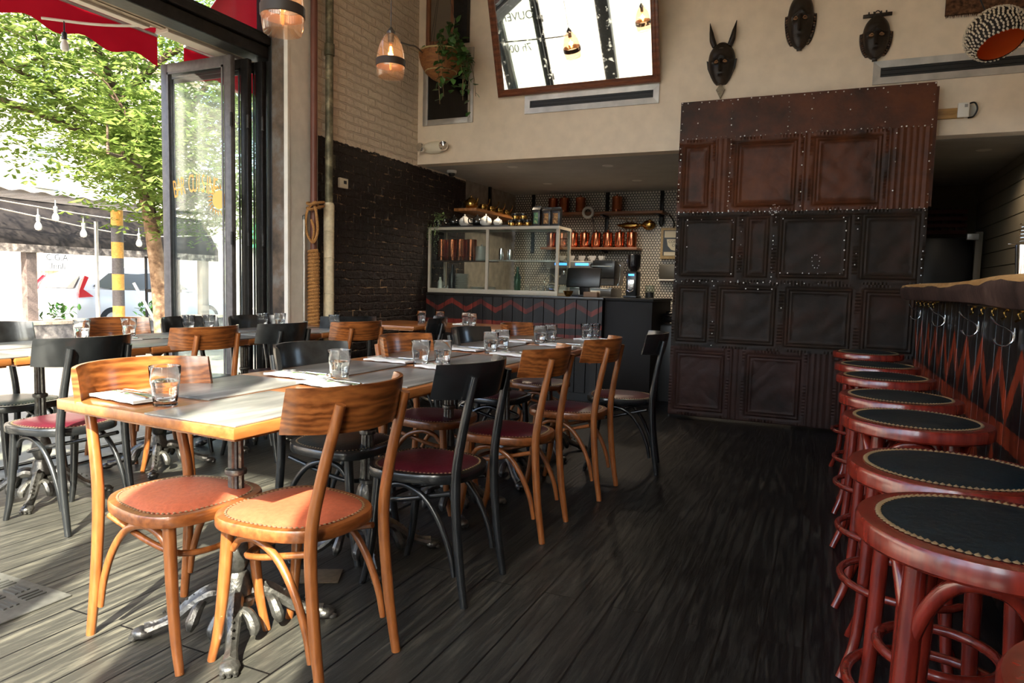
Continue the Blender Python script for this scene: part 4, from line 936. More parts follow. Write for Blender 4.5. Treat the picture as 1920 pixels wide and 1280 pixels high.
# carved masks
def face_mask(name,label,x,z,W_,H_,style):
    t=thing(name,label,'mask',(x,YW,z),0,None)
    dk=mat_mottle('dark_carved_wood',(.008,.006,.005),(.02,.014,.010),(.05,.03,.018),scale=9,rough=.35,bump=.3)
    ed=mat_mottle('edge_carved_wood',(.02,.012,.008),(.08,.04,.02),(.25,.14,.07),scale=30,rough=.5,bump=.5)
    hi=plain('ochre_rubbed_wood',(.24,.12,.05),.45)
    def prof(v): # half width along height v 0(bottom)..1(top)
        if style=='horned': return (.22+.78*math.sqrt(max(0,1-((.6-v)/.62)**2))**1.3) if v<.6 else 1*math.sqrt(max(0,1-((v-.6)/.42)**2))*.97+.03
        return (.13+.87*math.sqrt(max(0,1-((.55-v)/.56)**2))**1.15) if v<.55 else math.sqrt(max(0,1-((v-.55)/.47)**2))*.97+.03
    bm=NB()
    def g(u,v):
        hw=prof(v)*W_/2; s=(u-.5)*2; d=.085*math.sqrt(max(0,1-s*s*.96))*(.55+.45*math.sin(v*PI))
        # features
        sx=s*hw
        nose=math.exp(-((sx)/.010)**2)*(.022 if .28<v<.58 else 0)*(1-(v-.28)/.5)
        brow=math.exp(-((v-.60-.05*math.cos(s*5))/.03)**2)*.010
        sock=-math.exp(-((v-.52)/.05)**2)*math.exp(-((abs(sx)-.038)/.022)**2)*.016
        lip=math.exp(-((v-.20)/.018)**2)*math.exp(-(sx/.022)**2)*.012
        fore=math.exp(-((v-.78)/.12)**2)*.010
        return Vector((sx,-.006-d-nose-brow-sock-lip-fore,v*H_))
    V=grid(bm,30,44,g)
    back=[bm.verts.new((v.co.x,0,v.co.z)) for v in [V[i][0] for i in range(31)]+[V[30][j] for j in range(1,45)]+[V[i][44] for i in range(29,-1,-1)]+[V[0][j] for j in range(43,0,-1)]]
    edge=[V[i][0] for i in range(31)]+[V[30][j] for j in range(1,45)]+[V[i][44] for i in range(29,-1,-1)]+[V[0][j] for j in range(43,0,-1)]
    n=len(edge)
    for i in range(n): bm.faces.new((edge[i],edge[(i+1)%n],back[(i+1)%n],back[i]))
    obj('face',bm,dk,t)
    for s in (-1,1):
        bm=NB(); tube(bm,spath([(s*.018,-.083,H_*.505),(s*.032,-.088,H_*.54),(s*.052,-.076,H_*.515)],5),[.003,.0055,.003],8); blob(bm,(s*.036,-.078,H_*.50),(.017,.010,.007),2); obj('eye',bm,hi,t)
    if style=='horned':
        for s in (-1,1):
            bm=NB(); tube(bm,spath([(s*.060,-.03,H_*.93),(s*.080,-.035,H_*1.08),(s*.092,-.035,H_*1.27),(s*.108,-.03,H_*1.52)],5),[.022,.024,.017,.002],10); obj('horn',bm,dk,t)
            bm=NB(); prism(bm,[(s*.080,H_*.56),(s*.122,H_*.60),(s*.112,H_*.40),(s*.080,H_*.18),(s*.055,H_*.08)],lambda u,v,w:Vector((u,-.005-w,v)),.025); obj('side_wing',bm,dk,t)
        bm=NB(); prism(bm,[(0,0),(.036,-.052),(0,-.125),(-.036,-.052)],lambda u,v,w:Vector((u-.0,-.004-w,v+.01)),.018); obj('diamond_pendant',bm,plain('pale_carved_wood',(.24,.19,.12),.6,bump=.3,bscale=50,vary=.3),t)
        bm=NB(); tube(bm,[(.062*math.cos(a),-.080+abs(math.cos(a))*.02,H_*.62+.075*math.sin(a)) for a in [PI*k/14 for k in range(15)]],.005,6); obj('crown_ridge',bm,plain('grey_rubbed_wood',(.07,.06,.055),.4),t)
    else:
        for s in (-1,1):
            bm=NB()
            for k in range(11):
                v=.60-k*.052; a=prof(v)*W_/2
                if k%1==0: box(bm,(s*(a+.006),-.012,v*H_),(.020,.022,.013),.002,ry=s*(.5-k*.02))
            obj('notched_border',bm,ed,t)
        bm=NB(); tube(bm,[(s_*(prof(v)*W_/2+.016),-.008,v*H_) for s_,v in [(-1,.62-.055*k) for k in range(11)]+[(1,.07+.055*k) for k in range(11)]],.006,6); obj('rim',bm,dk,t)
        bm=NB(); box(bm,(0,-.02,-.004),(.036,.035,.03),.003); obj('chin_tab',bm,dk,t)
    if style=='comb':
        bm=NB(); box(bm,(0,-.025,H_+.008),(.20,.03,.022),.003,ry=0)
        for s in (-.06,-.025,.025,.06): box(bm,(s,-.025,H_+.026),(.010,.016,.022),.002)
        tube(bm,[(.018*math.cos(a),-.025,H_+.02+.022*math.sin(a)) for a in [PI*k/8 for k in range(9)]],.004,6)
        obj('head_comb',bm,dk,t)
    return t
face_mask('carved_mask','dark carved face mask with two upright horns, standing just above the tin door','x' and -.90,2.80,.21,.36,'horned') if False else face_mask('carved_mask','dark carved face mask with two tall horns, above the left corner of the tin door',-.90,2.84,.215,.335,'horned')
face_mask('carved_mask','dark carved face mask with ochre eyes, cut off by the top of the picture',-.30,3.07,.195,.42,'oval')
face_mask('carved_mask','dark carved face mask with a comb-like crest, above the right-hand slot vent',.25,2.93,.19,.315,'comb')

# woven mat top right, cowrie lamp
bm=NB(); bb(bm,-.32,.32,-.03,0,0,.6,.004); rnd=random.Random(2)
for k in range(160):
    x=rnd.uniform(-.32,.32); s=rnd.uniform(.01,.03); tube(bm,[(x,-.02,.003),(x+rnd.uniform(-.008,.008),-.025,-s)],[.003,.001],4)
tag(obj('fibre_hanging',bm,mat_mottle('brown_fibre',(.03,.012,.006),(.10,.045,.02),(.18,.09,.045),scale=30,rough=.9,bump=.8),None,loc=(1.02,YW,3.19)),'brown fibrous wall hanging at the top right, behind the shell lamp','wall hanging')
t=thing('cowrie_lamp','round hanging lamp covered in cowrie shells with an orange lining, at the top right','pendant lamp',(.865,5.2,2.72)); t.rotation_euler=(-.40,-.30,0)
R=.165; base=[]
bm=NB(); prof=[(R*math.sin(a),R*.86*math.cos(a)) for a in [PI*.12+k*(PI*.60)/12 for k in range(13)]]
lathe(bm,[(.001,R*.86)]+prof,32)
bm.faces.ensure_lookup_table()
bmesh.ops.delete(bm,geom=[f for f in bm.faces if len(f.verts)>4],context='FACES')
obj('shade',bm,plain('dark_woven_shade',(.02,.013,.008),.8),t)
bm=NB(); lathe(bm,[(.001,R*.80)]+[(r*.96,z*.96) for r,z in prof],28); bmesh.ops.delete(bm,geom=[f for f in bm.faces if len(f.verts)>4],context='FACES'); obj('lining',bm,plain('orange_lining',(.75,.13,.015),.7),t)
bm=NB()
for k in range(16):
    a=PI*.13+k*(PI*.58)/15; n=max(6,int(2*PI*R*math.sin(a)/.024))
    for j in range(n):
        th=2*PI*(j+.5*(k%2)+random.uniform(-.18,.18))/n; a_=a; a=a+random.uniform(-.02,.02); d=Vector((math.sin(a)*math.cos(th),math.sin(a)*math.sin(th),.86*math.cos(a)))
        e1=Vector((-math.sin(th),math.cos(th),0)); e2=d.cross(e1).normalized(); e1=e2.cross(d).normalized(); q_=random.uniform(-.35,.35); f1=e1*math.cos(q_)+e2*math.sin(q_); f2=e2*math.cos(q_)-e1*math.sin(q_)
        a=a_; m=Matrix(((f1.x*.0068,f2.x*.0105,d.x*.006,d.x*(R+.004)),(f1.y*.0068,f2.y*.0105,d.y*.006,d.y*(R+.004)),(f1.z*.0068,f2.z*.0105,d.z*.006,d.z*(R+.004)),(0,0,0,1)))
        r=bmesh.ops.create_icosphere(bm,subdivisions=1,radius=1,matrix=m)
o=obj('cowrie_shells',bm,plain('cowrie_shell',(.62,.52,.38),.3,vary=.15,bscale=60,coat=.3),t); o['kind']='stuff'
bm=NB(); tube(bm,[(0,0,.14),(-.05,-.2,1.0),(-.1,-.35,1.9)],.004,6); obj('cord',bm,M['black_metal'],t)

# ================================================================ pendants
def pendant(label,x,y,z,side=None,top=CEIL,warm=True):
    t=thing('glass_pendant',label,'pendant lamp',(x,y,z),0,'amber glass pendants')
    # z = bottom of glass
    P=[(.088,.0),(.094,.03),(.098,.07),(.099,.11),(.094,.16),(.082,.21),(.062,.255),(.040,.285),(.028,.295)]
    bm=NB(); A=lathe(bm,[(.001,-.006),(.05,-.006)]+P,32); bmesh.ops.delete(bm,geom=[f for f in bm.faces if len(f.verts)>4],context='FACES'); obj('glass_shade',bm,M['amber_glass'],t)
    bm=NB(); lathe(bm,[(.0995,.072),(.1025,.075),(.1030,.118),(.1000,.121)],32); bmesh.ops.delete(bm,geom=[f for f in bm.faces if len(f.verts)>4],context='FACES'); obj('leather_band',bm,plain('dark_band',(.03,.018,.012),.6),t)
    bm=NB(); lathe(bm,[(.001,.235),(.02,.235),(.021,.29),(.029,.293),(.03,.31),(.018,.325),(.008,.34)],20); obj('socket',bm,M['iron'],t)
    bm=NB(); lathe(bm,[(.001,.105),(.012,.11),(.017,.13),(.017,.19),(.010,.235)],16); obj('bulb_glass',bm,M['amber_glass'],t)
    bm=NB(); tube(bm,[(0,0,.12),(0,0,.21)],.0075,8); obj('filament',bm,M['bulb'],t)
    bm=NB(); tube(bm,[(0,0,.335),(0,0,top-z)],.0028,6); obj('cord',bm,M['iron'],t)
    l=bpy.data.lights.new('pendant_bulb','POINT'); l.energy=3.5; l.color=(1,.55,.22); l.shadow_soft_size=.02; lo=bpy.data.objects.new('pendant_bulb_light',l); COL.objects.link(lo); lo.parent=t; lo.location=(0,0,.165)
    return t
p1=pendant('amber glass pendant lamp hanging before the white-painted brick wall',-2.865,4.2,2.545)
pendant('amber glass pendant lamp at the top, before the black door jamb',-2.395,2.62,2.27)
bm=NB(); P=spath([(-2.865,4.2,2.885),(-2.879,4.3,2.834),(-3.152,4.86,3.008),(-3.342,5.28,3.145),(-3.62,5.85,3.29)],10); tube(bm,P,.007,8); tag(obj('looped_cord',bm,M['iron'],None),'dark cord looping from the pendant lamp to the hanging basket','cord')

# ================================================================ hanging basket
t=thing('hanging_basket','conical wicker basket planter hanging high in the wall corner','basket',(-3.47,5.93,3.01))
bm=NB(); pr=[(.001,.0),(.012,.005),(.02,.02),(.09,.055),(.14,.10),(.145,.112),(.155,.115),(.185,.17),(.205,.24),(.210,.29),(.204,.292),(.19,.25),(.001,.24)]
lathe(bm,pr,48,flute=lambda a,z:1+.018*math.cos(a*24)); bmesh.ops.create_icosphere(bm,subdivisions=1,radius=.013,matrix=Matrix.Translation((0,0,-.012)))
wk=wood('wicker',(.16,.055,.015),(.40,.17,.05),rough=.7,coat=0,ring=60,axis='X',distort=1); obj('wicker_bowl',bm,wk,t)
bm=NB(); tube(bm,[(.207*math.cos(2*PI*i/60),.207*math.sin(2*PI*i/60),.292+.004*math.sin(i*PI)) for i in range(60)],.010,8,closed=True); tube(bm,[(.150*math.cos(2*PI*i/40),.150*math.sin(2*PI*i/40),.113) for i in range(40)],.006,8,closed=True); obj('braided_rim',bm,plain('straw',(.50,.38,.18),.8,bump=.6,bscale=90),t)
bm=NB(); lathe(bm,[(.001,-.03),(.006,-.022),(.004,-.012),(.001,-.005)],8); obj('bead',bm,M['ceramic'],t)
for k in range(3):
    a=k*2*PI/3+.5; bm=NB(); tube(bm,[(.2*math.cos(a),.2*math.sin(a),.29),(0,0,1.1)],.002,5); obj('hanger_string',bm,M['black_metal'],t)
def leafquad(bm,c,d,w,l,up_=Vector((0,0,1)),rnd=random):
    d=d.normalized(); s=d.cross(up_); 
    if s.length<.1: s=Vector((1,0,0))
    s.normalize(); n=s.cross(d)
    p=[c,c+d*l*.35+s*w*.5+n*l*.06,c+d*l*.75+s*w*.33,c+d*l-n*l*.1,c+d*l*.75-s*w*.33,c+d*l*.35-s*w*.5+n*l*.06]
    m=bm.verts.new(c+d*l*.45-n*l*.03); V=[bm.verts.new(x) for x in p]
    for i in range(6): bm.faces.new((m,V[i],V[(i+1)%6]))
t2=thing('trailing_ivy','dark green ivy plant trailing over the right side of the wicker basket','plant',(-3.47,5.93,3.25))
rnd=random.Random(11); bm=NB(); st_=NB()
for k in range(17):
    a=rnd.uniform(-1.3,.9) if k<13 else rnd.uniform(0,6.28); r0=.15; dn=rnd.uniform(.10,.62) if k<13 else .05
    p0=Vector((.05*math.cos(a),.05*math.sin(a),.0)); p1=Vector((r0*math.cos(a),r0*math.sin(a),.10+rnd.uniform(0,.12))); p2=Vector(((.235+rnd.uniform(0,.06))*math.cos(a),(.215)*math.sin(a),.03)); p3=p2+Vector((rnd.uniform(0,.08),rnd.uniform(-.04,.02),-dn*.5)); p4=p3+Vector((rnd.uniform(-.05,.05),rnd.uniform(-.03,.03),-dn*.5))
    P=spath([p0,p1,p2,p3,p4],6); tube(st_,P,.003,5)
    for q in range(3,len(P),2):
        d=Vector((rnd.uniform(-1,1),rnd.uniform(-1,.3),rnd.uniform(-1.1,.2))); leafquad(bm,P[q],d,rnd.uniform(.04,.065),rnd.uniform(.05,.085))
for k in range(60):
    a=rnd.uniform(0,6.28); c=Vector((rnd.uniform(0,.2)*math.cos(a),rnd.uniform(0,.19)*math.sin(a),rnd.uniform(.02,.10))); leafquad(bm,c,Vector((rnd.uniform(-1,1),rnd.uniform(-1,1),rnd.uniform(-.3,1))),.045,.07)
for k in range(40):
    c=Vector((rnd.uniform(.05,.30),rnd.uniform(-.22,.05),rnd.uniform(-.30,.12))); leafquad(bm,c,Vector((rnd.uniform(-1,1),rnd.uniform(-1,.2),rnd.uniform(-1,.3))),.06,.085)
for k in range(26):  # the upright tuft
    c=Vector((.12+rnd.uniform(-.06,.07),rnd.uniform(-.05,.05),rnd.uniform(.08,.34))); leafquad(bm,c,Vector((rnd.uniform(-1,1),rnd.uniform(-1,1),rnd.uniform(-1,.6))),.055,.085)
obj('foliage',bm,M['leaf'],t2,False); tube(st_,[(.08,0,.0),(.12,0,.2),(.14,0,.36)],.004,5); obj('stems',st_,plain('plant_stem',(.18,.13,.06),.7),t2)

# ================================================================ coffee counter
CY=6.4; CZ=1.015
t=thing('service_counter','service counter clad in dark planks painted with red zigzags and stripes','counter',(0,CY,0))
bm=NB(); x=XL+.003; k=0
while x<-1.95:
    bb(bm,x+.003,min(x+.110,-1.93),.0,.022,.08,CZ-.03,.002); x+=.113
obj('plank_front',bm,M['zig_counter'],t,False)
bm=NB(); bb(bm,XL+.003,-1.93,.022,.62,0,CZ-.031); obj('carcass',bm,M['dark_void'],t)
bm=NB(); bb(bm,XL+.003,-1.92,-.004,.64,CZ-.03,CZ,.004); obj('countertop',bm,plain('dark_stone_top',(.022,.018,.016),.25),t)
bm=NB(); bb(bm,-1.92,-1.46,.05,.9,0,CZ-.03,.004); bb(bm,-1.919,-1.45,.04,.91,CZ-.029,CZ,.004); obj('end_cabinet',bm,plain('black_cabinet',(.007,.005,.004),.6,spec=.25),t)
t=thing('back_counter','low dark back counter under the tiled wall holding the espresso machine','counter',(0,7.35,0))
bm=NB(); bb(bm,-3.2,-1.75,0,.7,0,.97,.004); obj('carcass',bm,plain('dark_steel_unit',(.03,.03,.03),.35,metal=.5),t)
# display case
cx0,cx1,cz0,cz1,cd_=XL+.01,-2.40,CZ+.001,1.70,.36
cs=thing('display_case','glass display case with white metal frame on top of the zigzag counter','display case',(0,CY+.02,0))
bm=NB(); s=.028
for y0 in (0,cd_-s):
    bb(bm,cx0,cx1,y0,y0+s,cz0,cz0+.045,.003); bb(bm,cx0,cx1,y0,y0+s,cz1-s,cz1,.003); bb(bm,cx0,cx0+s,y0,y0+s,cz0+.045,cz1-s); bb(bm,cx1-s,cx1,y0,y0+s,cz0+.045,cz1-s)
bb(bm,-3.195,-3.165,0,.02,cz0+.045,cz1-s)
for xx in (cx0,cx1-s): bb(bm,xx,xx+s,s,cd_-s,cz1-s,cz1); bb(bm,xx,xx+s,s,cd_-s,cz0,cz0+s)
obj('frame',bm,plain('ivory_metal_frame',(.50,.45,.36),.4),cs)
bm=NB(); bb(bm,cx0+s,cx1-s,.012,.016,cz0+.045,cz1-s); bb(bm,cx1-.014,cx1-.010,s,cd_-s,cz0+s,cz1-s); obj('glass',bm,M['case_glass'],cs)
bm=NB(); bb(bm,cx0+s,cx1-s,s,cd_,1.355,1.367); obj('shelf',bm,M['case_glass'],cs)
bm=NB(); bb(bm,-3.165,cx1-s,.02,.03,1.352,1.366); obj('shelf_edge',bm,M['dull_steel'],cs)
bm=NB(); bb(bm,cx0+s,-3.2,s,cd_-s,1.350,1.3545); obj('shelf_board',bm,plain('brown_shelf_board',(.07,.035,.02),.5),cs)
bm=NB(); bb(bm,cx0,cx1,0,cd_,cz1,cz1+.008); obj('top_panel',bm,plain('case_top',(.06,.055,.05),.4),cs)
# copper canisters
def canister(label,x,y,z,r,h,group,lid=True):
    t=thing('copper_canister',label,'canister',(x,y,z),0,group)
    bm=NB(); lathe(bm,[(.001,0),(r*.98,0),(r,.004),(r,h*.12),(r*1.015,h*.13),(r*1.015,h*.16),(r,h*.17),(r,h)],28); obj('body',bm,M['copper'],t)
    if lid:
        bm=NB(); lathe(bm,[(r*1.03,h-.012),(r*1.03,h),(r*.8,h+.010),(r*.2,h+.014),(r*.14,h+.022),(r*.22,h+.032),(.001,h+.036)],24); obj('lid',bm,M['copper'],t)
    return t
c0=canister('copper canister on the upper wooden shelf, left-most',-3.29,8.55,2.055,.062,.185,'copper canisters on the upper shelf')
for x,l in ((-3.135,'copper canister on the upper wooden shelf, second from the left'),(-2.915,'copper canister on the upper wooden shelf, third from the left'),(-2.435,'copper canister on the upper wooden shelf standing alone to the right of the bracket')): dup(c0,(x,8.55,2.055),0,l)
for k in range(8): dup(c0,(-3.30+k*.153,8.55,1.612),.3*k,['left-most','second','third','fourth','fifth','sixth','seventh','right-most'][k]+' canister of the copper row on the lower shelf above the espresso machine','copper canisters on the lower shelf')
cc=None
for k in range(4):
    l=['left-most','second','third','right-most'][k]+' tall ribbed copper cup inside the display case'
    if cc is None:
        cc=thing('copper_cup',l,'cup',(-3.79,6.56,1.355),0,'copper cups in the display case')
        bm=NB(); lathe(bm,[(.001,0),(.052,0),(.056,.005),(.056,.225),(.052,.228),(.050,.01),(.001,.01)],40,flute=lambda a,z:1+.02*math.cos(a*16)); obj('cup_body',bm,M['copper'],cc)
        bm=NB(); lathe(bm,[(.0565,.04),(.059,.045),(.0565,.05)],28); obj('band',bm,M['copper'],cc)
    else: dup(cc,(-3.79+k*.115,6.56+.02*(k%2),1.355),k,l)
t=thing('pitcher','plain steel canister with a dark top on the middle shelf of the display case','canister',(-3.33,6.6,1.355))
bm=NB(); lathe(bm,[(.001,0),(.065,0),(.066,.15),(.06,.155),(.012,.157),(.01,.175),(.001,.177)],24); obj('body',bm,plain('brushed_tin',(.45,.43,.40),.45,metal=.3),t)
p0=None
for k in range(13):
    l='white plate number %s from the bottom of the tall plate stack in the display case'%(['one','two','three','four','five','six','seven','eight','nine','ten','eleven','twelve','thirteen'][k])
    if p0 is None:
        bm=NB(); lathe(bm,[(.001,0),(.05,0),(.078,.010),(.080,.012),(.077,.013),(.05,.004),(.001,.004)],28); p0=tag(obj('plate',bm,M['ceramic'],None,loc=(-3.56,6.6,CZ+.03)),l,'plate','plates stacked in the display case')
    else:
        o=p0.copy(); COL.objects.link(o); o.location=(-3.56+.001*(k%3),6.6,CZ+.03+k*.0135); o['label']=l
for k in range(3):
    o=p0.copy(); COL.objects.link(o); o.location=(-3.38,6.6,CZ+.03+k*.0135); o['label']='white plate of the low stack right of the tall plate stack, '+['bottom','middle','top'][k]+' one'; o['group']='low stack of plates'
for k in range(3):
    o=p0.copy(); COL.objects.link(o); o.location=(-3.235,6.62,CZ+.03+k*.0135); o.scale=(.85,.85,1.3); o['label']='small white dish of the stack beside the case divider, '+['bottom','middle','top'][k]+' one'; o['group']='small dishes in the case'
def bottle(name,label,x,y,z,pr,mat,cap=None,cat='bottle',cz_=0):
    t=thing(name,label,cat,(x,y,z)); bm=NB(); lathe(bm,pr,20); obj('body',bm,mat,t)
    if cap: bm=NB(); lathe(bm,[(.001,cz_),(.012,cz_),(.012,cz_+.02),(.001,cz_+.022)],12); obj('cap',bm,cap,t)
    return t
bottle('bottle','small labelled bottle with a pale cap at the left end of the case floor',-3.80,6.55,CZ+.03,[(.001,0),(.026,0),(.028,.01),(.028,.08),(.012,.11),(.011,.135)],M['white_plastic'],M['screen'],cz_=.135)
bottle('salt_shaker','left one of the two little steel shakers in the display case',-3.73,6.52,CZ+.03,[(.001,0),(.013,0),(.012,.04),(.001,.048)],M['steel'],None,'shaker')
bottle('salt_shaker','right one of the two little steel shakers in the display case',-3.69,6.52,CZ+.03,[(.001,0),(.013,0),(.012,.04),(.001,.048)],M['steel'],None,'shaker')
bottle('wine_bottle','dark green bottle standing just right of the case divider',-2.92,6.62,CZ+.03,[(.001,0),(.034,0),(.035,.01),(.035,.15),(.013,.20),(.012,.26),(.001,.262)],M['green_glass'])
bottle('dark_bottle','tall dark bottle behind the small bottles at the left end of the case',-3.70,6.64,CZ+.03,[(.001,0),(.04,0),(.042,.16),(.018,.21),(.015,.27),(.001,.272)],M['screen'])
t=thing('ladle_pot','round glass teapot at the right end of the display case','teapot',(-2.52,6.6,CZ+.03))
bm=NB(); blob(bm,(0,0,.06),(.055,.055,.055),3); obj('body',bm,M['glass'],t)
bm=NB(); lathe(bm,[(.001,.105),(.018,.112),(.012,.125),(.001,.14)],14); tube(bm,spath([(-.05,0,.08),(-.09,0,.11),(-.07,0,.16),(-.02,0,.19),(.03,0,.15)],5),.005,8); obj('lid_and_handle',bm,M['steel'],t)
for k,(x,h) in enumerate(((-2.80,.07),(-2.72,.06),(-2.64,.075))):
    t=thing('glass_mug',['left','middle','right'][k]+' clear glass mug on the floor of the display case','mug',(x,6.6,CZ+.03),0,'clear mugs in the case')
    bm=NB(); lathe(bm,[(.001,0),(.026,0),(.029,h),(.026,h),(.023,.006),(.001,.006)],20); obj('body',bm,M['glass'],t)
for k,(x,h) in enumerate(((-3.10,.12),(-3.00,.11))):
    bottle('steel_pitcher',['left','right'][k]+' small steel milk pitcher on the middle glass shelf',x,6.6,1.368,[(.001,0),(.03,0),(.031,h*.5),(.024,h),(.001,h+.002)],M['chrome'],None,'pitcher')

# things on top of the case
TZ=cz1+.008+.02*0
tr=NB(); box(tr,(0,0,.006),(.80,.26,.012),.003); tag(obj('serving_tray',tr,M['screen'],None,loc=(-3.37,6.60,TZ)),'black tray under the teapots on the display case','tray')
def teapot(label,x,dark,rz,s=1,z=TZ+.012,y=6.58,mat=None):
    t=thing('teapot',label,'teapot',(x,y,z),rz,'teapots on the display case'); m_=mat or (M['ceramic_dk'] if dark else M['ceramic'])
    bm=NB(); lathe(bm,[(.001,0),(.03*s,0),(.052*s,.022*s),(.056*s,.045*s),(.045*s,.07*s),(.026*s,.082*s),(.001,.084*s)],24); obj('body',bm,m_,t)
    bm=NB(); lathe(bm,[(.027*s,.08*s),(.02*s,.09*s),(.006*s,.094*s),(.006*s,.10*s),(.009*s,.106*s),(.001,.112*s)],18); obj('lid',bm,m_,t)
    bm=NB(); tube(bm,spath([(.045*s,0,.035*s),(.075*s,0,.05*s),(.092*s,0,.082*s)],5),[.012*s,.008*s,.006*s],10); obj('spout',bm,m_,t)
    bm=NB(); tube(bm,spath([(-.045*s,0,.06*s),(-.085*s,0,.065*s),(-.085*s,0,.03*s),(-.05*s,0,.02*s)],5),.006*s,8); obj('handle',bm,m_,t)
    return t
for x,d,rz,l in ((-3.66,1,.8,'glossy black teapot at the left end of the tray on the case'),(-3.53,0,-1.2,'white teapot between the two black ones on the case'),(-3.38,1,.9,'glossy black teapot in the middle of the tray on the case'),(-3.28,0,-1.0,'white teapot right of the middle black one'),(-3.14,0,2.5,'small white teapot at the right end of the tray, its spout to the left')): teapot(l,x,d,rz,1.15 if x<-3.2 else .85)
def tin_can(label,x,y,z):
    t=thing('tea_tin',label,'tin',(x,y,z),0,'black and gold tea tins on the display case')
    bm=NB(); lathe(bm,[(.001,0),(.038,0),(.038,.062),(.001,.062)],24); obj('body',bm,M['screen'],t)
    bm=NB(); lathe(bm,[(.0383,.012),(.0392,.014),(.0392,.044),(.0383,.046)],24); obj('gold_label',bm,M['brass'],t)
    bm=NB(); lathe(bm,[(.0395,.05),(.0395,.066),(.035,.069),(.001,.069)],24); obj('lid',bm,M['screen'],t)
    return t
a=tin_can('left tea tin of the lower three on the display case',-2.99,6.6,TZ)
dup(a,(-2.90,6.6,TZ),2,'middle tea tin of the lower three on the display case'); dup(a,(-2.81,6.6,TZ),1,'right tea tin of the lower three on the display case')
dup(a,(-2.95,6.6,TZ+.0695),1,'left tea tin of the upper two on the display case'); dup(a,(-2.86,6.6,TZ+.0695),0,'right tea tin of the upper two on the display case')
def bag(label,x,w,h,col):
    t=thing('coffee_bag',label,'coffee bag',(x,6.58,TZ),0,'black coffee bags on the display case')
    bm=NB(); box(bm,(0,0,h*.42),(w,.07,h*.84),.008); prism(bm,[(-.035,h*.84),(.035,h*.84),(.006,h*.97),(-.006,h*.97)],lambda u,v,q:Vector((-w/2+q,u,v)),w); box(bm,(0,0,h*.985),(w,.014,.02),.003); obj('bag',bm,M['screen'],t)
    bm=NB(); box(bm,(0,-.0365,h*.42),(w*.55,.002,h*.55),0); obj('printed_label',bm,mat_mottle('printed_label_'+col,(.05,.04,.03),(.35,.16,.05) if col!='g' else (.10,.30,.16),(.85,.62,.25),scale=38,rough=.5,bump=0),t)
bag('black coffee bag with a green and red label, left of the three on the case',-2.70,.085,.20,'g'); bag('black coffee bag with an orange label, middle of the three on the case',-2.59,.095,.185,'o'); bag('black coffee bag with an orange label, right of the three on the case',-2.49,.10,.185,'p')
# trailing pale plant on the case
t=thing('string_plant','pale trailing plant in a small pot at the left end of the display case','plant',(-3.80,6.5,TZ+.012))
bm=NB(); lathe(bm,[(.001,0),(.035,0),(.045,.06),(.04,.06),(.001,.05)],18); obj('pot',bm,M['ceramic_dk'],t)
bm=NB(); rnd=random.Random(4)
for k in range(90): 
    a=rnd.uniform(0,6.28); r=rnd.uniform(0,.09); leafquad(bm,Vector((r*math.cos(a),r*math.sin(a)*.7,rnd.uniform(.05,.13))),Vector((rnd.uniform(-1,1),rnd.uniform(-1,1),rnd.uniform(-.3,1))),.02,.032)
for k in range(9):
    x=rnd.uniform(-.07,.06); L_=rnd.uniform(.12,.36)
    for q in range(int(L_/.014)): leafquad(bm,Vector((x+.006*math.sin(q),-.105,.05-q*.014)),Vector((rnd.uniform(-1,1),-.4,rnd.uniform(-1,.2))),.012,.018)
obj('foliage',bm,M['leaf_pale'],t,False)

# shelves on brackets
sw=wood('shelf_wood',(.10,.035,.014),(.26,.10,.035),rough=.45,coat=.1,axis='X')
bm=NB(); bb(bm,-3.34,-1.83,8.42,8.695,2.02,2.052,.003); tag(obj('wall_shelf',bm,sw,None),'upper wooden shelf on the tiled wall carrying four copper canisters','shelf')
bm=NB(); bb(bm,-3.40,-2.13,8.42,8.695,1.580,1.610,.003); tag(obj('wall_shelf',bm,sw,None),'lower wooden shelf on the tiled wall carrying the row of copper canisters','shelf')
for k,x in enumerate((-3.62,-2.60,-1.90)):
    bm=NB(); z0=1.9 if k==2 else 1.55; bb(bm,x-.022,x+.022,8.672,8.698,z0,ZS-.001,.002)
    if k: 
        for z in ((2.0,) if k==2 else (2.0,1.56)): bb(bm,x-.018,x+.018,8.45,8.672,z,z+.018)
    tag(obj('shelf_bracket',bm,M['black_metal'],None),['black bracket bar at the left end of the tiled wall','black bracket bar between the copper canisters on the tiled wall','black bracket bar at the right end of the upper shelf'][k],'bracket','black shelf bracket bars')
bm=NB(); bb(bm,XL+.001,-3.60,6.98,8.30,1.93,1.962,.003); tag(obj('wall_shelf',bm,wood('side_shelf_wood',(.30,.11,.03),(.55,.24,.08),rough=.4,coat=.2,axis='Y'),None),'orange-brown wooden shelf on the left kitchen wall holding brass pots','shelf')
bm=NB(); bb(bm,XL+.001,XL+.03,7.85,7.90,1.90,ZS-.001,.002); tag(obj('shelf_bracket',bm,M['black_metal'],None),'black bracket bar on the left kitchen wall above the brass pots','bracket','black shelf bracket bars')
teapot('round brass teapot at the near end of the side shelf',-3.74,0,-.5,1.45,1.962,7.12,M['brass'])['group']='brass pots on the side shelf'
def brass_pot(label,y,x=-3.72):
    t=thing('brass_pot',label,'pot',(x,y,1.962),0,'brass pots on the side shelf')
    bm=NB(); lathe(bm,[(.001,0),(.04,0),(.058,.03),(.054,.065),(.04,.07),(.042,.085),(.038,.08),(.001,.03)],22); obj('body',bm,M['brass'],t)
    bm=NB(); tube(bm,spath([(.05,0,.06),(.09,-.02,.10),(.10,-.03,.14)],5),[.006,.005,.007],8); obj('handle',bm,M['brass'],t)
    return t
a=brass_pot('brass pot with long handle, nearest the brass teapot',7.38)
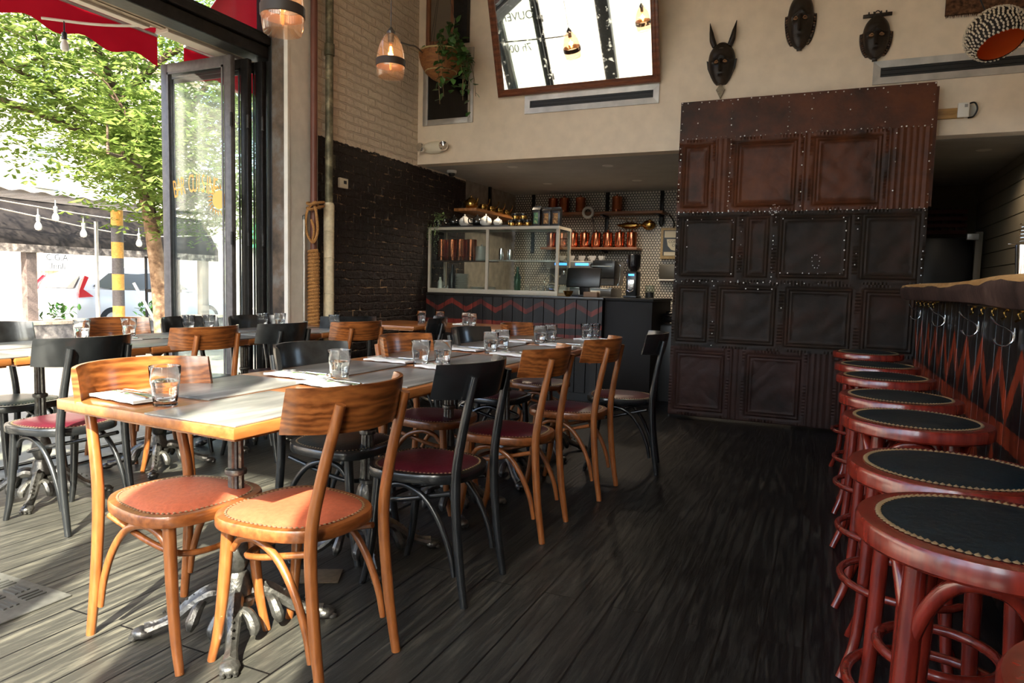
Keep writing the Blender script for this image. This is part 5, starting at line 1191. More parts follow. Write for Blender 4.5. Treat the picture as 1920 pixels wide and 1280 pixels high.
dup(a,(-3.72,7.60,1.962),.2,'second brass pot with long handle on the side shelf'); dup(a,(-3.72,7.82,1.962),-.1,'third brass pot with long handle on the side shelf'); dup(a,(-3.72,8.03,1.962),0,'farthest brass pot with long handle on the side shelf')
# wall ornaments
t=thing('brass_beetle','brass insect ornament lying against the tiled wall below the upper shelf','ornament',(-2.16,8.66,1.90))
bm=NB(); blob(bm,(-.13,0,-.005),(.13,.035,.042),3); tube(bm,[(-.25,0,.0),(-.30,0,.005)],[.02,.004],8); blob(bm,(.0,0,0),(.035,.025,.02),2); obj('abdomen',bm,M['brass'],t)
bm=NB(); blob(bm,(.11,0,0),(.085,.05,.062),3); blob(bm,(.13,-.03,.05),(.025,.02,.018),2); obj('head',bm,M['brass'],t)
for s in (-1,1):
    for k in range(3):
        bm=NB(); tube(bm,spath([(-.16+k*.07,-.01,s*.03),(-.20+k*.07,-.02,s*.075),(-.27+k*.08,-.015,s*.085)],4),.004,6); obj('leg',bm,M['brass'],t)
t=thing('tape_roll','round roll hanging in front of the upper shelf','roll',(-2.76,8.40,2.06)); bm=NB()
tube(bm,[(.062*math.cos(2*PI*i/36),0,.062*math.sin(2*PI*i/36)-.02) for i in range(36)],.018,10,closed=True); obj('ring',bm,plain('grey_white_ring',(.48,.46,.42),.6),t)
bm=NB(); tube(bm,spath([(.05,0,-.06),(.075,0,-.2),(.05,-.02,-.34),(.03,-.03,-.42)],6),.012,8); obj('hanging_tail',bm,plain('dark_strap',(.05,.035,.03),.6),t)
bm=NB(); tube(bm,spath([(-1.80,8.66,2.02),(-1.74,8.66,1.93),(-1.75,8.66,1.82),(-1.78,8.66,1.74)],6),.008,8); tube(bm,spath([(-1.93,8.66,1.95),(-1.90,8.66,1.88),(-1.86,8.66,1.93),(-1.88,8.66,2.02)],6),.006,8); tag(obj('hanging_strap',bm,M['screen'],None),'dark looped strap hanging from the right end of the upper shelf','strap')
bm=NB(); tube(bm,spath([(-1.88,8.66,1.72),(-1.82,8.66,1.66),(-1.80,8.66,1.55),(-1.82,8.66,1.48)],6),[.006,.012,.012,.006],8); tag(obj('wooden_spoon',bm,plain('dark_olive_wood',(.12,.09,.05),.6),None),'curved wooden spoon hanging on the tiles left of the framed poster','spoon')
# poster
t=thing('framed_poster','narrow wooden box frame with black coffee badge, half behind the tin door','poster',(-1.72,8.695,1.50))
bm=NB(); bb(bm,-.165,.165,-.06,0,-.02,.36,.003); obj('box_frame',bm,plain('pale_wood_box',(.42,.30,.15),.6,vary=.15),t)
bm=NB(); bb(bm,-.135,.16,-.064,-.06,.02,.33); obj('backing',bm,M['screen'],t)
bm=NB(); bb(bm,-.12,.15,-.067,-.064,.24,.32); bb(bm,-.12,.15,-.067,-.064,.02,.065); obj('white_bands',bm,plain('poster_cream',(.62,.56,.42),.6),t)
bm=NB(); prism(bm,[(-.10,.22),(.10,.22),(.085,.14),(.04,.09),(0,.08),(-.04,.09),(-.085,.14)],lambda u,v,w:Vector((u+.01,-.067-w,v)),.002); obj('shield_badge',bm,plain('poster_cream_badge',(.62,.56,.42),.6),t)
text_obj('lettering','COFFEE\nCO',.045,M['screen'],t,(.01,-.071,.165),(PI/2,0,0))
t=thing('paper_dispenser','grey metal box on the tiled wall below the framed poster','dispenser',(-1.72,8.695,1.22))
bm=NB(); box(bm,(0,-.05,.10),(.33,.10,.18),.01); obj('cover',bm,plain('olive_metal',(.10,.09,.07),.4,metal=.4),t)
bm=NB(); box(bm,(0,-.05,.0),(.34,.10,.02),.003); obj('ledge',bm,M['white_plastic'],t)

# espresso machine
t=thing('espresso_machine','chrome and black espresso machine with blue displays on the back counter','espresso machine',(-2.56,7.62,.971))
bm=NB(); box(bm,(0,.18,.30),(.80,.36,.28),.02); box(bm,(0,.12,.08),(.78,.46,.10),.01); obj('body',bm,plain('machine_steel',(.22,.22,.22),.3,metal=.8),t)
bm=NB(); box(bm,(-.10,-.03,.385),(.62,.10,.085),.01); obj('fascia',bm,plain('fascia_grey',(.16,.16,.15),.35,metal=.3),t)
for x in (-.22,.03):
    bm=NB(); box(bm,(x,-.082,.395),(.155,.006,.026),.001); obj('blue_display',bm,M['blue_led'],t)
bm=NB(); lathe(bm,[(.001,0),(.026,0),(.024,.03),(.001,.032)],20); bmesh.ops.transform(bm,matrix=Matrix.Translation((.16,-.08,.385))@Matrix.Rotation(PI/2,4,'X'),verts=bm.verts); obj('knob',bm,M['screen'],t)
for x in (-.20,-.02,.14):
    bm=NB(); lathe(bm,[(.03,.27),(.034,.28),(.034,.32),(.025,.34)],18,(x,-.02,0)); tube(bm,[(x,-.02,.275),(x,-.18,.255)],[.010,.014],10); obj('group_head',bm,M['chrome'],t)
bm=NB(); box(bm,(.30,.0,.34),(.26,.26,.20),.012); box(bm,(.30,-.132,.425),(.20,.006,.03)); obj('side_unit',bm,M['screen'],t)
bm=NB(); box(bm,(.28,-.136,.375),(.24,.006,.010)); box(bm,(0,-.12,.131),(.80,.02,.012)); obj('chrome_strip',bm,M['chrome'],t)
bm=NB(); tube(bm,spath([(.42,-.03,.40),(.47,-.05,.38),(.47,-.07,.22),(.45,-.08,.16)],5),.006,8); obj('steam_wand',bm,M['chrome'],t)
cup0=None
for k,x in enumerate((-2.84,-2.73,-2.60,-2.47,-2.36)):
    l=['left-most','second','third','fourth','right-most'][k]+' white cup lying on top of the espresso machine'
    if cup0 is None:
        cup0=thing('coffee_cup',l,'cup',(x,7.74,1.412),0,'cups on the espresso machine')
        bm=NB(); lathe(bm,[(.001,.001),(.022,.001),(.036,.03),(.042,.058),(.039,.058),(.033,.03),(.001,.006)],22); obj('bowl',bm,M['ceramic'],cup0)
        bm=NB(); tube(bm,spath([(.036,0,.045),(.058,0,.042),(.052,0,.02),(.032,0,.022)],4),.0035,6); obj('handle',bm,M['ceramic'],cup0)
    else: dup(cup0,(x,7.74,1.412),k*1.3,l)
# till screen
t=thing('till_screen','black point-of-sale screen standing on the counter in front of the espresso machine','screen',(-2.24,6.75,CZ))
bm=NB(); box(bm,(0,0,.19),(.36,.035,.20),.01,rx=-.2); obj('display',bm,M['screen'],t)
bm=NB(); box(bm,(0,.05,.05),(.10,.06,.12),.006,rx=.3); box(bm,(0,.03,.008),(.22,.16,.016),.004); obj('stand',bm,M['screen'],t)
bm=NB(); box(bm,(-.22,.02,.045),(.08,.10,.09),.01,rx=-.5); obj('card_reader',bm,M['white_plastic'],t)
bottle('brass_bowl','small brass-lined black bowl on the counter beside the display case',-2.30,6.46,CZ,[(.001,0),(.02,0),(.035,.018),(.052,.055),(.047,.055),(.03,.018),(.001,.010)],M['brass'],None,'bowl')
bm=NB(); box(bm,(0,0,.025),(.14,.09,.05),.006); tag(obj('card_box',bm,plain('kraft_box',(.22,.13,.08),.7),None,loc=(-2.08,6.52,CZ)),'small brown box in front of the till screen','box')
bm=NB(); box(bm,(0,0,.03),(.20,.12,.06),.006); tag(obj('knock_box',bm,M['white_plastic'],None,loc=(-2.24,6.95,CZ)),'pale box standing behind the till screen on the counter','box')
# grinder
t=thing('coffee_grinder','tall black coffee grinder with a blue display at the right of the counter','coffee grinder',(-1.72,6.72,CZ))
bm=NB(); box(bm,(0,0,.13),(.11,.17,.26),.02); box(bm,(0,-.02,.012),(.13,.20,.024),.006); obj('body',bm,M['screen'],t)
bm=NB(); lathe(bm,[(.035,.26),(.06,.30),(.065,.315),(.066,.42),(.06,.425),(.001,.425)],24); obj('hopper',bm,plain('smoked_hopper',(.012,.010,.010),.15,coat=.5),t)
bm=NB(); box(bm,(0,-.088,.225),(.055,.006,.018),.001); obj('blue_display',bm,M['blue_led'],t)
bm=NB(); box(bm,(0,-.089,.13),(.06,.006,.10),.004); tube(bm,spath([(-.03,-.11,.075),(0,-.12,.06),(.03,-.11,.075)],4),.006,8); obj('front_plate',bm,M['steel'],t)
t=thing('glass_jar','clear square glass jar half filled with beans beside the grinder','jar',(-1.56,6.75,CZ))
bm=NB(); lathe(bm,[(.001,0),(.045,0),(.047,.13),(.043,.13),(.041,.006),(.001,.006)],24); obj('jar_body',bm,M['case_glass'],t)
bm=NB(); lathe(bm,[(.001,.007),(.040,.007),(.040,.06),(.001,.064)],20); obj('beans',bm,plain('coffee_beans',(.03,.012,.006),.5,bump=1,bscale=120),t)
# coil of cable by the counter end
bm=NB()
for k in range(5): tube(bm,[((.16+.01*k)*math.cos(2*PI*i/30),.12*math.sin(2*PI*i/30),.0+.02*k+.012*math.sin(i+k)) for i in range(30)],.010,6,closed=True)
tag(obj('black_hose_coil',bm,M['screen'],None,loc=(-1.33,7.0,.79)),'dark coiled hose on a stool beside the counter end','hose')
bm=NB(); box(bm,(0,0,.38),(.34,.34,.76),.01); tag(obj('waste_bin',bm,plain('grey_bin',(.03,.03,.03),.4),None,loc=(-1.33,7.0,0)),'dark bin at the right end of the counter, under the coiled hose','bin')

# right-hand kitchen
t=thing('black_fridge','pair of tall black cabinets in the dim kitchen right of the tin door','cabinet',(1.0,8.3,0))
for k in range(2):
    bm=NB(); bb(bm,-.9+k*.62,-.29+k*.62,0,.6,0,1.70,.006); obj('cabinet_body',bm,M['screen'],t)
bm=NB(); bb(bm,-.286,-.284+.006,-.004,.0,.5,1.68); obj('gap_strip',bm,M['dull_steel'],t)
t=thing('steel_post','dull steel post with a small wall light behind the black cabinets','post',(1.36,8.2,0))
bm=NB(); bb(bm,-.03,.03,-.02,.02,0,1.75,.003); obj('post',bm,plain('tan_post',(.16,.13,.085),.5),t)
bm=NB(); box(bm,(-.06,-.03,1.70),(.10,.05,.06),.004); obj('lamp_box',bm,M['dull_steel'],t)
t=thing('bottle_crate_rack','red-brown perforated rack on the dim far kitchen wall','rack',(1.1,8.97,1.78)); bm=NB()
for r_ in range(4): bb(bm,-.30,.26,-.06,0,r_*.075,r_*.075+.045,.004)
obj('shelves',bm,plain('rust_rack',(.14,.035,.015),.6),t)
bm=NB()
for c_ in range(9): bb(bm,-.30+c_*.065,-.285+c_*.065,-.055,0,0,.29)
obj('uprights',bm,plain('rust_rack_upright',(.10,.03,.015),.6),t)

# ================================================================ outside
def translucent(name,c1,c2,fac=.5,scale=6):
    m,nt,b=mk(name); nt.nodes.remove(b); L=nt.links.new
    tc=N(nt,'ShaderNodeTexCoord'); no=N(nt,'ShaderNodeTexNoise',i_Scale=float(scale),i_Detail=2.0); L(tc.outputs['Object'],no.inputs['Vector'])
    r=N(nt,'ShaderNodeValToRGB'); r.color_ramp.elements[0].position=.35; r.color_ramp.elements[1].position=.65; r.color_ramp.elements[0].color=(*c1,1); r.color_ramp.elements[1].color=(*c2,1); L(no.outputs[0],r.inputs[0])
    d=N(nt,'ShaderNodeBsdfDiffuse'); t=N(nt,'ShaderNodeBsdfTranslucent'); x=N(nt,'ShaderNodeMixShader'); x.inputs[0].default_value=fac
    L(r.outputs[0],d.inputs[0]); L(r.outputs[0],t.inputs[0]); L(d.outputs[0],x.inputs[1]); L(t.outputs[0],x.inputs[2]); L(x.outputs[0],nt.nodes['Material Output'].inputs[0]); return m
LEAF=translucent('street_tree_leaves',(.10,.165,.03),(.26,.33,.085),.5,9)
RED=translucent('red_awning_canvas_lit',(.30,.005,.012),(.36,.008,.016),.25,3)
struct('sidewalk',bb(NB(),-11.5,FX-.12,-16,30,-.25,-.10),mat_mottle('sidewalk_concrete',(.15,.135,.105),(.20,.18,.14),(.27,.245,.19),scale=3,rough=.85,bump=.2))
struct('sidewalk_front',bb(NB(),FX-.12,14,-5.5,YF-.2,-.25,-.10),mat_mottle('sidewalk_concrete_front',(.15,.135,.105),(.20,.18,.14),(.27,.245,.19),scale=3,rough=.85,bump=.2))
struct('street',bb(NB(),-60,60,-60,90,-.40,-.26),mat_mottle('asphalt',(.14,.135,.13),(.19,.185,.175),(.25,.24,.23),scale=4,rough=.85,bump=.4))
struct('far_sidewalk',bb(NB(),-26,-20.5,-16,60,-.25,-.12),mat_mottle('far_concrete',(.36,.33,.28),(.44,.40,.34),(.5,.46,.4),scale=3,rough=.85,bump=.2))
# awnings
def awning(name,label,y0,y1):
    t=thing(name,label,'awning',(0,0,0),0,'red canvas awnings')
    bm=NB(); n=int((y1-y0)/.05)
    grid(bm,2,n,lambda u,v: Vector((-4.32-.86*u,y0+(y1-y0)*v,3.90-.80*u-.03*math.sin(u*PI))))
    obj('canopy',bm,RED,t)
    bm=NB()
    grid(bm,n,3,lambda u,v: Vector((-5.18-.012*math.sin(u*30),y0+(y1-y0)*u,3.105-(.225+.028*math.cos((y0+(y1-y0)*u)*2*PI/.42))*v)))
    obj('valance',bm,RED,t)
    bm=NB()
    tube(bm,[(-5.17,y0,3.10),(-5.17,y1,3.10)],.014,8)
    for y in (y0+.02,y1-.02): tube(bm,[(-4.33,y,3.90),(-5.17,y,3.10)],.011,6)
    obj('front_bar',bm,M['dull_steel'],t); return t
AW=awning('awning','red scalloped canvas awning over the open facade, the long one at top left',-1.2,4.19)
awning('awning','second red canvas awning past the gap, above the folded glass doors',4.46,6.2)
t=AW
bm=NB(); tube(bm,spath([(-4.40,3.72,2.93),(-4.62,3.36,3.04),(-4.8,3.15,3.12)],5),.016,8); tube(bm,spath([(-4.40,3.75,2.93),(-4.60,3.43,3.04),(-4.8,3.22,3.12)],5),.014,8); tube(bm,spath([(-4.42,3.73,2.93),(-4.8,3.45,2.89),(-5.12,3.22,2.90)],5),.010,8); obj('arm',bm,plain('arm_enamel',(.62,.57,.48),.4),t)
def bulb(label,x,y,z,s=1,group=None,cord=.05):
    t=thing('string_bulb',label,'light bulb',(x,y,z),0,group)
    bm=NB(); lathe(bm,[(.001,0),(.022*s,.010*s),(.029*s,.03*s),(.026*s,.05*s),(.014*s,.075*s),(.012*s,.085*s)],16); obj('glass_bulb',bm,plain('frosted_bulb',(.75,.73,.66),.3),t)
    bm=NB(); lathe(bm,[(.012*s,.083*s),(.017*s,.086*s),(.017*s,.13*s),(.006*s,.14*s),(.004*s,(.14+cord)*s)],12); obj('socket',bm,M['screen'] if s==1 else M['dull_steel'],t)
    return t
bulb('unlit hanging bulb under the red awning at top left',-5.0,3.30,2.68,1,None,.075)
# tree
def tree(label,base,trunk,branches,leaves,ctr,rad,seed,lsz=(.09,.16),r0=.13,mat=None):
    t=thing('street_tree',label,'tree',base); rnd=random.Random(seed)
    bm=NB(); tube(bm,spath(trunk,6),[r0,r0*.85,r0*.7,r0*.5,r0*.3],10); obj('trunk',bm,mat_mottle('tree_bark',(.10,.055,.03),(.26,.16,.09),(.42,.29,.18),scale=7,rough=.9,bump=.7),t)
    bm=NB(); tips=[]
    for b in branches:
        P=spath(b,5); tube(bm,P,[.06,.045,.03,.015],7); tips+=P[2:]
        for q in range(3,len(P),2):
            d=Vector((rnd.uniform(-1,1),rnd.uniform(-1,1),rnd.uniform(-.5,.7))); e=P[q]+d*rnd.uniform(.5,1.1); mid=P[q].lerp(e,.5)+Vector((0,0,.12)); Q=spath([P[q],mid,e],4); tube(bm,Q,[.018,.010,.004],5); tips+=Q[1:]
    obj('branches',bm,plain('branch_bark',(.09,.055,.035),.9),t)
    bm=NB()
    for k in range(leaves):
        if rnd.random()<.62 and tips: c=rnd.choice(tips)+Vector((rnd.gauss(0,.30),rnd.gauss(0,.30),rnd.gauss(-.05,.22)))
        else:
            while True:
                v=Vector((rnd.uniform(-1,1),rnd.uniform(-1,1),rnd.uniform(-1,1)))
                if .25<v.length<1: break
            c=Vector(ctr)+Vector((v.x*rad[0],v.y*rad[1],v.z*rad[2]))
        # a small sprig: two leaflets
        d=Vector((rnd.uniform(-1,1),rnd.uniform(-1,1),rnd.uniform(-.5,.3))).normalized(); l=rnd.uniform(*lsz); s=d.cross(Vector((0,0,1))).normalized()
        n_=s.cross(d)*rnd.uniform(-.3,.3)
        for sgn in (-1,1):
            for q in range(2):
                c2=c+d*l*.45*q; e=(d*.5+s*sgn).normalized(); w=d*l*.16
                bm.faces.new([bm.verts.new(p) for p in (c2,c2+e*l*.30+w+n_*l,c2+e*l*.62+n_*l,c2+e*l*.32-w+n_*l)])
    o=obj('foliage',bm,mat or LEAF,t,False); o['kind']='stuff'
    return t
tree('sunlit green street tree whose leafy branches fill the top left of the opening',(-9,7.25,-.1),
  [(.05,.05,0),(0,.02,1.0),(-.04,-.08,2.0),(-.05,-.22,2.6),(-.1,-.5,3.4),(-.15,-.8,4.3)],
  [[(0,-.1,2.2),(.5,-.5,2.75),(1.1,-1.0,3.0),(1.7,-1.7,2.95)],[(0,-.15,2.5),(.2,-1.0,3.1),(.3,-1.9,3.5),(.5,-3.0,3.7)],[(0,-.2,2.7),(.5,.3,3.3),(1.0,.9,3.6),(1.3,1.5,3.7)],
   [(0,-.4,3.2),(.6,-1.3,4.0),(1.0,-2.2,4.4),(1.3,-3.2,4.5)],[(-.05,-.2,2.6),(.3,.5,3.9),(.5,1.0,4.8),(.6,1.3,5.5)],[(0,-.3,2.9),(-.4,-1.6,3.3),(-.5,-2.8,3.4),(-.4,-4.0,3.6)],
   [(0,-.1,2.1),(.7,-.8,2.5),(1.4,-1.4,2.55),(2.0,-2.2,2.5)],[(0,-.1,2.0),(.35,.2,2.35),(.75,.35,2.35),(1.1,.45,2.2)],[(0,-.6,3.6),(.9,-.3,4.3),(1.6,.4,4.6),(2.2,1.2,4.7)]],
  10500,(.1,-.9,4.1),(2.4,3.8,1.75),21,lsz=(.11,.20))
tree('second green tree farther along the street, seen through the folded glass doors',(-11,13.5,-.1),[(0,0,0),(0,0,1.2),(.1,0,2.4),(.2,.1,3.6),(.2,.2,4.6)],
  [[(.1,0,2.2),(1,-.8,2.8),(2,-1.6,3.2),(3,-2.2,3.3)],[(.1,0,2.8),(1,.8,3.4),(2,1.6,4.2),(2.8,2.2,4.6)],[(.2,.1,3.4),(.4,-1.2,4.3),(.6,-2.5,5.0),(.8,-3.5,5.3)]],5500,(1,-1,3.6),(3.2,3.2,2.0),5,lsz=(.18,.32))
# striped pole, thin pole, sign stand
t=thing('striped_pole','orange and black striped post at the edge of the sidewalk','pole',(-10,7.34,-.1))
for k in range(9):
    bm=NB(); lathe(bm,[(.085,k*.245),(.085,k*.245+.245)],18) ; obj('orange_band' if k%2==0 else 'black_band',bm,plain('orange_paint',(.70,.34,.06),.6,vary=.15) if k%2==0 else plain('faded_black_paint',(.10,.085,.08),.6,vary=.2),t)
pipe('sign_pole','thin grey sign pole standing left of the striped post','pole',-10,7.0,.028,-.1,1.9,M['dull_steel'])
t=thing('display_stand','black metal stand with a shelf beside the street tree','stand',(-9.6,7.75,-.1))
bm=NB()
for x,y in ((0,0),(.0,.36),(-.3,0),(-.3,.36)): bb(bm,x-.015,x+.015,y-.015,y+.015,0,1.52)
bb(bm,-.3,.0,-.015,.375,1.49,1.52); obj('frame',bm,M['black_metal'],t)
bm=NB(); bb(bm,-.3,.02,-.015,.40,.95,1.0); bb(bm,-.3,.02,-.015,.40,.30,.34); obj('shelf',bm,M['black_metal'],t)
bm=NB(); tube(bm,[(-9.6,7.30,1.0),(-9.15,7.62,-.1)],.022,6); tag(obj('leaning_board',bm,plain('pale_pole',(.7,.65,.55),.6),None),'thin pale pole leaning by the striped post','pole')
# street lamp
t=thing('street_lamp','tall grey street lamp with a curved arm, seen through the folded glass door','street lamp',(-9.8,9.75,-.1))
bm=NB(); tube(bm,[(0,0,0),(0,0,2),(0,0,4.1)],[.09,.07,.055],12); obj('pole',bm,plain('lamp_grey',(.42,.45,.45),.5),t)
bm=NB(); tube(bm,spath([(0,0,4.1),(-.05,-.1,4.6),(-.15,-.6,5.0),(-.25,-1.3,5.2)],6),[.05,.04,.035],10); obj('curved_arm',bm,plain('lamp_grey_arm',(.5,.53,.52),.5),t)
bm=NB(); blob(bm,(-.28,-1.55,5.2),(.10,.30,.06),2); obj('lamp_head',bm,M['dull_steel'],t)
# outdoor dining shed
t=thing('dining_shed','dark open dining shed with a black sloping canopy on the street','shed',(-12.5,0,-.25))
dk=mat_mottle('dark_canopy',(.010,.008,.008),(.016,.013,.012),(.03,.025,.022),scale=6,rough=.7,bump=.2)
bm=NB()
A=[(-.35,2.62),(.0,2.60),(.45,1.95),(.45,1.83),(.40,1.83),(-.05,2.52),(-.35,2.54)]
prism(bm,A,lambda u,v,w:Vector((u,-3.0+w,v)),14.2); obj('canopy',bm,dk,t)
bm=NB(); nn=240
grid(bm,nn,1,lambda u,v: Vector((-1.9+v*2.0,-3.0+u*14.2,2.72+.018*math.sin(u*nn*PI/3)+v*.02))); obj('corrugated_roof',bm,plain('corrugated_metal',(.33,.30,.27),.6,vary=.2),t)
bm=NB(); bb(bm,.40,.46,-3.0,11.2,1.70,1.83); obj('fringe',bm,mat_mottle('camouflage_fringe',(.05,.045,.04),(.15,.13,.12),(.38,.34,.30),scale=9,rough=.9,bump=.3),t)
for y in (.9,3.7,7.33,10.9):
    bm=NB(); bb(bm,.25,.40,y-.085,y+.085,0,1.83); obj('post',bm,plain('grey_brown_post',(.13,.10,.09),.7,vary=.2),t)
bm=NB(); bb(bm,.15,.60,-3.0,11.2,.0,.50); obj('planter_wall',bm,mat_mottle('tarp_planter',(.05,.045,.045),(.16,.145,.135),(.40,.36,.32),scale=4,rough=.8,bump=.8),t)
bm=NB(); bb(bm,.12,.62,-3.0,11.2,.50,.555); obj('planter_ledge',bm,plain('weathered_ledge',(.42,.34,.25),.8,vary=.2),t)
for i,y in enumerate((7.85,9.6)):
    bm=NB(); rnd=random.Random(i+50)
    for k in range(60): leafquad(bm,Vector((rnd.gauss(0,.08),rnd.gauss(0,.12),rnd.uniform(0,.25))),Vector((rnd.uniform(-1,1),rnd.uniform(-1,1),rnd.uniform(0,1))),.06,.13)
    tag(obj('planter_plant',bm,M['leaf'],None,False,loc=(-12.2,y,.30)),['small green plant on the shed planter beside the left shed post','small green plant on the shed planter right of the striped post'][i],'plant','planter plants')
# string lights
def strand(name,label,P,r=.011):
    bm=NB(); Q=spath(P,10); tube(bm,Q,r,6); tag(obj(name,bm,plain('pale_cable',(.55,.50,.42),.6),None),label,'cable','string light cables'); return Q
Q1=strand('string_light_cable','upper pale string-light cable in front of the dark shed canopy',[(-11.9,5.5,2.35),(-11.9,7.0,2.22),(-11.9,9.0,2.13),(-11.9,11,2.25)])
Q2=strand('string_light_cable','lower pale string-light cable in front of the dark shed canopy',[(-11.8,5.5,2.28),(-11.8,7.0,2.06),(-11.8,9.0,1.86),(-11.8,11,2.0)])
for i,(x,y,z,l) in enumerate([(-11.8,7.27,1.80,'left-most pale bulb on the lower cable before the shed'),(-11.9,7.62,1.98,'pale bulb on the upper cable, left of the sign pole'),(-11.8,8.03,1.74,'pale bulb on the lower cable, middle of the shed'),(-11.9,8.78,1.90,'pale bulb on the upper cable above the striped post'),(-11.8,9.1,1.64,'pale bulb on the lower cable right of the striped post')]): bulb(l,x,y,z,1.9,'string-light bulbs before the shed')
# car
t=thing('parked_car','white hatchback parked in the street beyond the dining shed, tall red tail light towards us','car',(-15.6,12.0,-.26),PI/2)
def car_sec():
    # local x = forward, y = left, z up ; length 4.3
    return None
bm=NB(); xs=[-2.15,-2.12,-2.0,-1.6,-1.0,-.4,.3,.9,1.5,1.9,2.15]
low=[.42,.30,.26,.24,.24,.24,.24,.24,.25,.28,.40]; belt=[.86,.98,1.02,1.03,1.02,1.0,.98,.95,.90,.82,.66]; wd=[.74,.80,.84,.88,.90,.90,.90,.90,.88,.83,.66]
rings=[]
for x,l,b_,w in zip(xs,low,belt,wd):
    pr=[(-w*.94,l),(-w,l+.12),(-w,b_-.14),(-w*.95,b_),(-w*.5,b_+.025),(0,b_+.03),(w*.5,b_+.025),(w*.95,b_),(w,b_-.14),(w,l+.12),(w*.94,l)]
    rings.append([bm.verts.new((x,y,z)) for y,z in pr])
for A,B in zip(rings,rings[1:]):
    for j in range(11): bm.faces.new((A[j],A[(j+1)%11],B[(j+1)%11],B[j]))
bm.faces.new(rings[0]); bm.faces.new(rings[-1]); WHITE=plain('white_car_paint',(.80,.80,.80),.25,coat=.8); obj('body',bm,WHITE,t)
bm=NB(); cab=[(-2.02,1.03,.70),(-1.78,1.36,.62),(-1.35,1.53,.58),(-.5,1.58,.58),(.2,1.52,.58),(.75,1.22,.66),(1.05,.99,.74)]; rings=[]
for x,z,w in cab: rings.append([bm.verts.new(p) for p in ((x,-.84 if z<1.1 else -w-.14,.98),(x,-w-.02,z-.03),(x,-w*.6,z),(x,w*.6,z),(x,w+.02,z-.03),(x,.84 if z<1.1 else w+.14,.98))])
for A,B in zip(rings,rings[1:]):
    for j in range(5): bm.faces.new((A[j],A[j+1],B[j+1],B[j]))
bm.faces.new(rings[0]); bm.faces.new(rings[-1]); obj('cabin',bm,WHITE,t)
TG=plain('tinted_car_glass',(.10,.10,.085),.15)
for s in (-1,1):
    bm=NB(); prism(bm,[(-1.72,1.10),(-1.25,1.40),(-.5,1.47),(.12,1.42),(.62,1.18),(.80,1.04),(-1.2,1.04)],lambda u,v,w:Vector((u,s*(.775-.42*(v-1.04)+.008*w),v)),1); obj('side_window',bm,TG,t)
bm=NB(); prism(bm,[(-.58,1.06),(.58,1.06),(.5,1.34),(-.5,1.34)],lambda u,v,w:Vector((-2.06+(v-1.03)*.75-.012*w,u,v)),1); obj('rear_window',bm,TG,t)
for s in (-1,1):
    bm=NB(); prism(bm,[(-.10,.86),(.03,.86),(-.02,1.02),(.09,1.22),(.03,1.34),(-.06,1.10),(-.13,.98)],lambda u,v,w:Vector((-2.09+max(0,(v-1.0))*.75-.015*w+.02,s*(.74-max(0,v-1)*.2)+u,v)),1)
    prism(bm,[(-2.12,.86),(-1.78,.88),(-2.0,1.04),(-1.80,1.30),(-1.88,1.34),(-2.10,1.02)],lambda u,v,w:Vector((u,s*(.865-max(0,v-1.0)*.42+.01*w),v)),1)
    obj('tail_light',bm,plain('tail_light_red',(.65,.02,.03),.2,coat=.8),t)
for x in (-1.35,1.35):
    for s in (-1,1):
        bm=NB(); lathe(bm,[(.001,-.1),(.20,-.1),(.31,-.09),(.33,-.05),(.33,.05),(.31,.09),(.20,.1),(.001,.1)],28); bmesh.ops.transform(bm,matrix=Matrix.Translation((x,s*.80,.33))@Matrix.Rotation(PI/2,4,'X'),verts=bm.verts); w=obj('wheel',bm,plain('tyre',(.02,.02,.02),.8),t)
        bm=NB(); lathe(bm,[(.001,-.11),(.19,-.108),(.2,.108),(.001,.11)],20); bmesh.ops.transform(bm,matrix=Matrix.Translation((x,s*.80,.33))@Matrix.Rotation(PI/2,4,'X'),verts=bm.verts); obj('hubcap',bm,M['dull_steel'],w)
t2=dup(t,(-15.4,4.9,-.26),PI/2,'dark-grey end of another car at the far left behind the shed post')
for c in list(t2.children):
    if c.name.startswith('body') or c.name.startswith('cabin'):
        c.data=c.data.copy(); c.data.materials.clear(); c.data.materials.append(plain('grey_car_paint',(.25,.26,.27),.3,coat=.6))
# building across the street
t=thing('pale_building','pale sunlit building across the street with sash windows and an air conditioner','building',(-24.5,0,-.12))
cw=mat_mottle('cream_wall',(.60,.53,.44),(.68,.60,.50),(.74,.67,.57),scale=1.5,rough=.9,bump=.2)
bm=NB(); bb(bm,-3,0,-16,21.9,0,9.5); obj('wall',bm,cw,t)
bm=NB(); bb(bm,0,.12,-16,21.9,2.9,3.25); bb(bm,0,.35,-16,21.9,9.2,9.6); obj('cornice',bm,plain('stone_cornice',(.52,.44,.34),.8,vary=.1),t)
wing=plain('street_window_glass',(.16,.19,.18),.12); fr=plain('white_window_frame',(.62,.56,.47),.6)
for j,z in enumerate((4.0,6.6)):
    for i in range(5):
        y=10.2+i*2.55
        bm=NB(); bb(bm,0,.06,y-.56,y+.56,z,z+1.75); bb(bm,.06,.11,y-.62,y+.62,z-.1,z); obj('window_frame',bm,fr,t)
        bm=NB(); bb(bm,.061,.07,y-.46,y+.46,z+.06,z+.84); bb(bm,.061,.07,y-.46,y+.46,z+.9,z+1.68); obj('window_panes',bm,wing,t)
bm=NB(); bb(bm,.08,.5,14.95,15.65,4.1,4.6); obj('air_conditioner',bm,M['white_plastic'],t)
